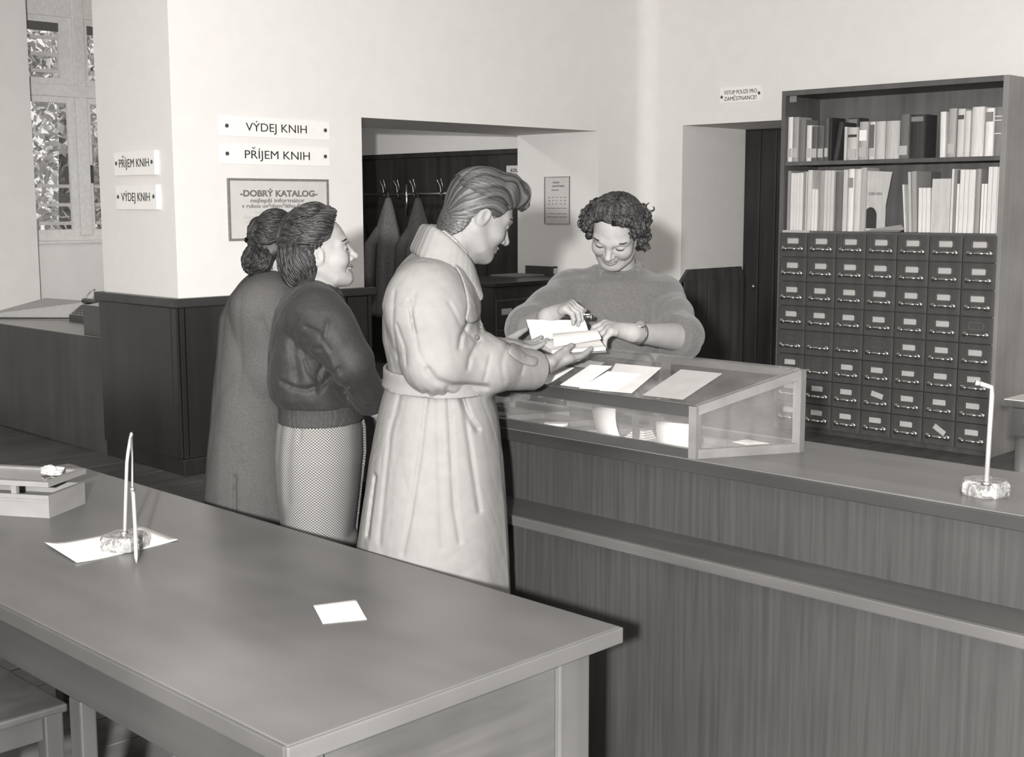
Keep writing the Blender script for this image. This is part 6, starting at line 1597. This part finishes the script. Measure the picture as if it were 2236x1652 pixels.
# ------------------------------------------------------------------ woman in the long coat, turned away
def build_coat_woman():
    L = Frame(4.12, 560)
    M = headM(32, -3, 0); s = 0.90
    ho = L(612, 545, 0.0)
    hf, pt, hloc = head_sdf(ho, M, s, 'f', 0.3, 1.0)
    nb = L(596, 625, 0.02)
    neck = chain([pt(-0.02, 0, -0.04), pt(-0.02, 0, -0.10), nb], [0.050, 0.046, 0.062], 0.01)
    body = Soup()
    lo, hi = bnd([pt(0.12, 0, -.1), pt(-.12, .1, .13), pt(-.12, -.1, .13), nb, pt(.1, .1, 0), pt(.1, -.1, 0)], 0.03)
    body.net(lambda P: smin(hf(P), neck(P), 0.02), lo, hi, 0.0034)
    S = L(585, 676, -0.135); S2 = L(590, 672, 0.15); E = L(606, 790, -0.10); W = L(672, 832, 0.02); E2 = L(640, 795, 0.19); W2 = L(700, 820, 0.10)
    for (e, w, lf) in ((E, W, False), (E2, W2, True)):
        hs, tips = hand_sdf(w, (w - e), (0.0, -0.3, 0.9), [(15, 25, 15)] * 4, s=0.92, left=lf); a1 = chain([e, w], [0.036, 0.024])
        lo, hi = bnd([e, w] + tips, 0.05); body.net(lambda P, hs=hs, a1=a1: smin(hs(P), a1(P), 0.012), lo, hi, 0.004)
    hip = L(565, 960, 0.02); body_core(body, L, nb, S, S2, E, E2, hip)
    o = body.build('person', ['skin_woman', 'lips']); L.place(o)
    tag(o, 'woman in a long plain grey coat seen from behind beside the jacketed woman', 'person')
    lev = [L.lev(*a) for a in ((588, 566, 625, .02, .08), (615, 534, 645, .02, .15), (645, 507, 645, .02, .185), (690, 486, 645, .03, .185), (760, 480, 645, .03, .185), (850, 471, 645, .03, .185), (950, 461, 648, .02, .185), (1050, 452, 652, .01, .185), (1150, 447, 656, .01, .185), (1250, 442, 660, .01, .185))]
    b_ = lev[-1]; lev.append((0.42, b_[1], .01, b_[3] + .01, .185))
    tor = loft(lev, folds=[(5, 0.014, 0.2, L(0, 850)[2], 0.42, 1.0)], pw=2.2, ktop=0.04)
    sh = chain([S, L(588, 650, .02), S2], [0.06, 0.066, 0.06], .02)
    ax = nrm(W - E); sl_ = chain([S, E, W], [0.066, 0.064, 0.052], 0.03); slv = lambda P: smax(sl_(P), (P - (W - ax * .02)) @ ax, 0.006)
    ax2 = nrm(W2 - E2); sl2 = chain([S2, E2, W2], [0.066, 0.064, 0.05], 0.03); slv2 = lambda P: smax(sl2(P), (P - (W2 - ax2 * .02)) @ ax2, 0.006)
    def f(P):
        v = smin(tor(P), sh(P), 0.08); v = smin(v, slv(P), 0.10); v = smin(v, slv2(P), .04)
        return v + crumple(P, 13, 0.003, 4.0, (1, 1, .5))
    for px, w, dd in (([(574, 695), (582, 722), (590, 742)], .007, .008), ([(508, 1045), (508, 1090), (507, 1180)], .005, .012), ([(527, 640), (520, 760), (518, 900)], .008, .002)):
        f = carve2(f, L, px, w, dd, -.2)
    lo, hi = bnd([L(430, 585, -.26), L(430, 585, .28), L(700, 900, 0), np.array([0, 0, .42]), W, W2], .06)
    Soup().net(f, lo, hi, .0075).build('long_coat', ['long_coat_cloth'], o)
    colr = union([chain([L(562, 590, .02), L(580, 598, -.07), L(612, 622, -.09), L(640, 640, -.05)], [0.011] * 4, .01), chain([L(552, 606, .02), L(572, 616, -.09), L(606, 640, -.11), L(640, 655, -.07)], [0.012] * 4, .01), chain([L(562, 590, .02), L(585, 590, .08), L(625, 615, .08)], [0.012] * 3, .01)], .022)
    lo, hi = bnd([L(545, 580, -.14), L(650, 665, .1)], .03); Soup().net(colr, lo, hi, .005).build('coat_collar', ['long_coat_cloth'], o)
    shoes(L, [(hip[0] - .05, -.08), (hip[0] - .03, .05)], [(0.97, 0.2), (0.97, 0.22)], o, 0.02)
    hr = Soup(); rnd = random.Random(9)
    cran = ell((-0.012, 0, 0.034), (0.105, 0.086, 0.096)); nape = ell((-0.080, 0, -0.05), (0.042, 0.068, 0.050))
    hx = np.array([-0.2, -0.05, -0.035, -0.02, 0.0, 0.03, 0.05, 0.07, 0.10]); hzv = np.array([-0.10, -0.10, -0.04, 0.012, 0.012, 0.0, 0.045, 0.06, 0.07])
    def hair(P):
        q = hloc(P); v = smin(cran(q), nape(q), 0.03); v = smax(v, np.interp(q[:, 0], hx, hzv) - q[:, 2], 0.01)
        return (v - 0.003 * np.sin(70 * q[:, 1] + 50 * q[:, 0]) * np.sin(80 * q[:, 2])) * s
    lo, hi = bnd([pt(-.16, .11, -.14), pt(.12, -.11, .15), pt(-.16, -.11, .15), pt(.12, .11, -.14)], .01); hr.net(hair, lo, hi, .0036)
    flow_hair(hr, (-0.010, 0, 0.032), (0.104, 0.087, 0.099), pt, rnd, 420, (-88, 88), (42, 60), (160, 178), 0.0032, 0.16, 11.0, (1.0, 1.07), 0.08, 18, 0.05, seed=1.0)
    crown_hair(hr, (-0.078, 0, -0.042), (0.048, 0.076, 0.058), pt, rnd, 170, (70, 290), (10, 70), (-80, -20), 0.0034, 0.3, 6.0, (0.95, 1.12), 14, 5, 0.0, 0.6, 0.008)
    hr.build('hair', ['hair_dark'], o, attr=gather_attr(2.0))
    e = pt(-0.012, -0.078, -0.045); Soup().net(sph(e, .007), e - .01, e + .01, .002).build('earring', ['metal_bright'], o)
    return o
build_coat_woman()
# ------------------------------------------------------------------ the clerk behind the counter
CLK = Frame(4.20, 1340)
def build_clerk():
    L = CLK
    M = headM(-113, -39, -11); s = 0.89
    ho = L(1344, 505, -0.14)
    hf, pt, hloc = head_sdf(ho, M, s, 'f', 1.0, 0.97, wide=1.10)
    nb = L(1350, 605, 0.0)
    neck = chain([pt(-0.03, 0, -0.03), pt(-0.03, 0, -0.09), nb], [0.052, 0.047, 0.062], 0.01)
    body = Soup()
    lo, hi = bnd([pt(0.12, 0, -.1), pt(-.12, .1, .13), pt(-.12, -.1, .13), nb, pt(.1, .1, 0), pt(.1, -.1, 0)], 0.03)
    body.net(lambda P: smin(hf(P), neck(P), 0.02), lo, hi, 0.0026)
    S = L(1243, 632, 0.0); E = L(1152, 717, -0.20); W = L(1194, 692, -0.385)
    S2 = L(1447, 645, 0.0); E2 = L(1486, 736, -0.215); W2 = L(1382, 726, -0.40)
    hs, tips = hand_sdf(W, (0.78, -0.42, 0.42), (-0.30, -0.10, 0.95), [(62, 50, 20), (60, 50, 20), (58, 50, 22), (56, 48, 22)], spread=0.05, thumb=(0.3, 0.85, -0.5), tcurl=10, s=0.92)
    a1 = chain([E, W], [0.046, 0.026]); lo, hi = bnd([E, W] + tips, 0.06); body.net(lambda P: smin(hs(P), a1(P), 0.014), lo, hi, 0.0024)
    hs2, tips2 = hand_sdf(W2, (-0.86, -0.28, 0.20), (0.15, -0.30, 0.93), [(40, 48, 18), (46, 46, 20), (52, 44, 20), (58, 40, 20)], spread=0.16, thumb=(0.25, 0.9, -0.4), tcurl=6, s=0.94, left=True)
    a2 = chain([E2, W2], [0.047, 0.027]); lo, hi = bnd([E2, W2] + tips2, 0.06); body.net(lambda P: smin(hs2(P), a2(P), 0.014), lo, hi, 0.0024)
    hip = np.array([L(1345, 800, .03)[0], 0.13, 0.90]); 
    tor = union([chain([nb, L(1345, 700, -.02), hip], [0.05, 0.09, 0.10], 0.03), chain([S, S2], [0.04, 0.04]), chain([S, E], [0.04, 0.036]), chain([S2, E2], [0.04, 0.036])] + [chain([hip + np.array([sb * .085, 0, 0]), hip + np.array([sb * .085, 0.0, -0.42]), np.array([hip[0] + sb * .085, .15, 0.07])], [0.075, 0.058, 0.034]) for sb in (-1, 1)], 0.03)
    lo, hi = bnd([nb, S, S2, E, E2, np.array([hip[0] - .1, 0, 0.05]), np.array([hip[0] + .1, .2, 0.05])], 0.09); body.net(tor, lo, hi, 0.014)
    o = body.build('person', ['skin_woman', 'lips']); L.place(o)
    tag(o, 'curly-haired clerk in a woollen sweater leaning over the counter with a pen', 'person')
    # sweater
    lev = [L.lev(*a) for a in ((583, 1306, 1396, -.01, .062), (596, 1290, 1408, -.0, .085), (612, 1250, 1447, .0, .11), (650, 1222, 1468, .0, .125), (700, 1222, 1462, -.01, .128), (760, 1235, 1452, -.01, .125))]
    c0 = lev[-1]; lev += [(1.05, c0[1], 0.06, .15, .12), (0.93, c0[1], 0.12, .155, .12), (0.86, c0[1], 0.135, .15, .12)]
    tor = loft(lev, pw=2.15, ktop=0.02)
    sh = chain([S, L(1345, 622, .01), S2], [0.055, 0.06, 0.055], .02)
    def sleeve(S, E, W, fr, r):
        ax = nrm(W - E); Cc = E + (W - E) * fr; m = chain([S, (S + E) / 2 + np.array([0, 0, -.005]), E, Cc + ax * .03], r, 0.03)
        def g(P):
            v = smax(m(P), (P - Cc) @ ax, 0.008)
            return v
        return g
    s1 = sleeve(S, E, W, 0.20, [0.060, 0.066, 0.066, 0.058]); s2 = sleeve(S2, E2, W2, 0.15, [0.060, 0.066, 0.066, 0.056])
    def f(P):
        v = smin(tor(P), sh(P), 0.06); v = smin(v, s1(P), 0.035); v = smin(v, s2(P), 0.035)
        return v + crumple(P, 19, 0.0035, 2.0) + 0.0006 * np.sin(520 * P[:, 0]) * np.sin(520 * P[:, 2])
    for px, w, dd in (([(1225, 640), (1232, 670), (1238, 690)], .010, .008), ([(1260, 640), (1275, 690), (1285, 740)], .014, .006), ([(1420, 650), (1415, 700), (1420, 750)], .010, .008), ([(1325, 650), (1330, 700), (1335, 760)], .020, .003), ([(1455, 690), (1440, 730)], .010, .006)):
        f = carve2(f, L, px, w, dd, -.1, .0)
    lo, hi = bnd([L(1230, 575, -.15), L(1470, 575, .17), E, E2, np.array([0, 0, .86])], .09)
    Soup().net(f, lo, hi, .005).build('sweater', ['sweater_wool'], o)
    nk = chain([L(1305, 590, -.03), L(1322, 600, -.085), L(1352, 604, -.095), L(1385, 598, -.07), L(1402, 584, -.01), L(1385, 574, .05), L(1325, 574, .05), L(1305, 590, -.03)], [0.0125] * 8, .01)
    lo, hi = bnd([L(1295, 568, -.11), L(1410, 610, .07)], .025); Soup().net(nk, lo, hi, .004).build('neckband', ['sweater_wool'], o)
    sk = [(0.92, c0[1], .135, .150, .118), (0.80, c0[1], .15, .175, .135), (0.6, c0[1], .16, .18, .14), (0.45, c0[1], .16, .185, .145)]
    Soup().net(loft(sk, folds=[(6, .02, 0, .85, .45, 0)], ktop=.01), (c0[1] - .25, -.07, .43), (c0[1] + .25, .36, .95), .011).build('skirt', ['dark_skirt_cloth'], o)
    shoes(L, [(hip[0] - .09, .14), (hip[0] + .09, .14)], [(-.1, -1), (.1, -1)], o, .02)
    # wrist watch
    ax = nrm(W2 - E2); wc = W2 - ax * 0.028; u = nrm(np.cross(ax, (0, 0, 1))); w_ = np.cross(u, ax)
    tor_ = lambda P: np.hypot(np.hypot((P - wc) @ u, (P - wc) @ w_) - 0.0315, ((P - wc) @ ax) * 0.55) - 0.0034
    Soup().net(tor_, wc - .045, wc + .045, .0018).build('watch_strap', ['shoe_leather'], o)
    wd = wc + nrm(w_ * 0.75 - np.array([0, 1, 0]) * .65) * .035; wn = nrm(wd - wc)
    case_ = lambda P: np.maximum(np.linalg.norm((P - wd) - ((P - wd) @ wn)[:, None] * wn, axis=1) - 0.0135, np.abs((P - wd) @ wn) - .0045)
    Soup().net(case_, wd - .02, wd + .02, .0014).build('watch_case', ['metal_bright'], o)
    # short curly hair
    hr = Soup(); rnd = random.Random(21)
    cran = ell((-0.018, 0, 0.034), (0.101, 0.084, 0.091))
    hx = np.array([-0.2, -0.04, -0.03, -0.01, 0.02, 0.045, 0.06, 0.09]); hzv = np.array([-0.085, -0.07, -0.02, 0.02, 0.04, 0.065, 0.085, 0.10])
    def hair(P):
        q = hloc(P); v = cran(q); v = smax(v, np.interp(q[:, 0], hx, hzv) - q[:, 2], 0.01)
        return (v - 0.003 * np.sin(90 * q[:, 1] + 30 * q[:, 0]) * np.sin(70 * q[:, 2] + 40 * q[:, 0])) * s
    lo, hi = bnd([pt(-.16, .12, -.1), pt(.12, -.12, .16), pt(-.16, -.12, .16), pt(.12, .12, -.1)], .01); hr.net(hair, lo, hi, .0034)
    crown_hair(hr, (-0.018, 0, 0.034), (0.100, 0.085, 0.091), pt, rnd, 520, (58, 302), (35, 86), (-5, 32), 0.0028, 0.26, 8.0, (1.0, 1.05), 16, 5, 0.7, 0.35)
    crown_hair(hr, (-0.018, 0, 0.034), (0.100, 0.085, 0.091), pt, rnd, 210, (-62, 62), (58, 86), (38, 48), 0.0028, 0.22, 7.0, (1.0, 1.05), 14, 5, 0.2, 0.35)
    def curl(p0, ax_, r0, turns=1.5, rt=0.0030, L_=0.02, nb_=4):
        ax_ = nrm(ax_); u = nrm(np.cross(ax_, (0.2, 0.9, 0.4))); v = np.cross(ax_, u); n = 20
        for b_ in range(nb_):   # a ringlet is a small sheaf of strands
            off = ax_ * (b_ - nb_ / 2) * 0.0040; r1 = r0 * (1 + 0.10 * math.sin(b_ * 2.1)); p_ = 0.15 * b_
            P = [pt(*(np.array(p0) + off + ax_ * L_ * (t - .5) + (u * math.cos(t * turns * 6.283 + p_) + v * math.sin(t * turns * 6.283 + p_)) * r1 * (1 - .45 * t))) for t in np.linspace(0, 1, n)]
            hr.tube(P, [rt * (1.15 - .7 * abs(t - .4)) for t in np.linspace(0, 1, n)], 5)
    for sgn, cnt in ((1, 95), (-1, 60)):
        for k in range(cnt):   # bunches over the ears and to the nape
            if sgn > 0: a = R(rnd.uniform(55, 140)); zz = rnd.uniform(-0.065, 0.055) if a > R(78) else rnd.uniform(0.025, 0.07); rr = 1.0 + rnd.uniform(-0.02, 0.24)
            else: a = -R(rnd.uniform(58, 130)); zz = rnd.uniform(-0.03, 0.055) if a < -R(80) else rnd.uniform(0.02, 0.06); rr = 1.02 + rnd.uniform(0.0, 0.30)
            curl((-0.012 + 0.088 * math.cos(a) * rr, 0.082 * math.sin(a) * rr, zz), (rnd.uniform(-.6, .6), rnd.uniform(-.4, .4) + .6 * sgn, rnd.uniform(-.5, .5)), rnd.uniform(0.010, 0.019), rnd.uniform(1.0, 1.6))
    for k in range(26):        # fringe
        y = rnd.uniform(0.018, 0.074); curl((0.066 - 7 * y * y + rnd.uniform(-.010, .006), y, 0.112 - 8 * y * y + rnd.uniform(-.010, .008)), (rnd.uniform(-.3, .3), 1, rnd.uniform(-.4, .4)), rnd.uniform(.010, .015), rnd.uniform(1.0, 1.5))
    curl((-0.03, 0.108, 0.105), (0.8, 0.2, 0.2), 0.016, 0.8, .0022, .01, 2)
    hr.build('hair', ['hair_curly'], o, attr=gather_attr(3.0, 700, 300))
    brow_lash(pt, o, 'hair_brown', 0.7, smile=1.0)
    return o
build_clerk()
# ------------------------------------------------------------------ the book being handed over, and the clerk's pen
def build_open_book():
    def D(px, py, d): 
        r = ray(px, py); return Vector(map(float, CPOS + r * (d / (FWD @ r))))
    TL, TR = D(1149, 701, 3.80), D(1280, 702, 3.80); BL, BR = D(1163, 752, 3.75), D(1291, 746, 3.75)
    FL, FR = D(1205, 772, 3.57), D(1324, 766, 3.59)
    o = thing('open_book', 'open book held between the raincoated man and the clerk', 'book', tuple(BL))
    up = Vector((0, 0, 1)); back = (TL - BL).cross(BR - BL).normalized()
    if back.dot(Vector(FWD)) < 0: back = -back
    MB().quadslab([BL, BR, TR, TL], back * 0.004).build('cover', book_mat(0.06), o)
    k = 0.97
    MB().quadslab([BL - back * .0005, BR - back * .0005, BR.lerp(TR, k) - back * .0005 + (BL - BR) * .03, BL.lerp(TL, k) - back * .0005], -back * 0.012).build('page_block', 'book_page', o)
    nrmv = (BR - BL).cross(FL - BL).normalized()
    if nrmv.z < 0: nrmv = -nrmv
    MB().quadslab([BL, BR, FR, FL], -nrmv * 0.004).build('cover', book_mat(0.06), o)
    # lower leaves bowed up at the gutter
    vs = []; n = 10
    for i in range(n + 1):
        t = i / n; a = BL.lerp(FL, t); b = BR.lerp(FR, t * .96); h = 0.010 + 0.016 * math.sin(math.pi * min(1, t * 1.15)) * (1 - .5 * t)
        vs += [a + nrmv * h, b + nrmv * (h + .004 * math.sin(3 * t)), a + nrmv * .0005, b + nrmv * .0005]
    fs = []
    for i in range(n):
        p = 4 * i; fs += [(p, p + 1, p + 5, p + 4), (p + 2, p + 6, p + 7, p + 3), (p, p + 4, p + 6, p + 2), (p + 1, p + 3, p + 7, p + 5)]
    fs += [(0, 2, 3, 1), (4 * n, 4 * n + 1, 4 * n + 3, 4 * n + 2)]
    MB().add(vs, fs).build('page_block', 'book_page', o)
    # a leaf being turned
    c0, c1 = BL.lerp(BR, .35) + nrmv * .02, BR + nrmv * .018; e0, e1 = D(1210, 766, 3.60), D(1314, 750, 3.64) + nrmv * .0
    vs = []
    for i in range(n + 1):
        t = i / n; h = nrmv * (0.022 * math.sin(math.pi * t)); vs += [c0.lerp(e0 + nrmv * .012, t) + h, c1.lerp(e1 + nrmv * .014, t) + h]
    m = len(vs); vs += [v - nrmv * .0008 for v in vs]
    fs = [(2 * i, 2 * i + 1, 2 * i + 3, 2 * i + 2) for i in range(n)]; fs += [tuple(m + q for q in f[::-1]) for f in fs]
    MB().add(vs, fs).build('leaf', 'book_page', o, True)
    p = thing('fountain_pen', 'black fountain pen with pale bands in the hand of the clerk', 'pen', tuple(D(1205, 691, 3.745)))
    a, b = D(1204, 690, 3.795), D(1296, 692, 3.785)
    MB().tube([a, a.lerp(b, .1), a.lerp(b, .62)], [0.003, 0.0062, 0.0068], 12).build('barrel', 'black_plastic', p, True)
    MB().tube([a.lerp(b, .62), a.lerp(b, .95), b], [0.0076, 0.0076, 0.005], 12).build('cap', 'black_plastic', p, True)
    for t in (.61, .93):
        MB().tube([a.lerp(b, t), a.lerp(b, t + .025)], 0.0079, 12).build('ring', 'metal_bright', p, True)
    MB().bar(a.lerp(b, .64) + Vector((0, 0, .008)) - Vector(FWD) * .004, a.lerp(b, .9) + Vector((0, 0, .008)) - Vector(FWD) * .004, .003, .002).build('clip', 'metal_bright', p)
build_open_book()
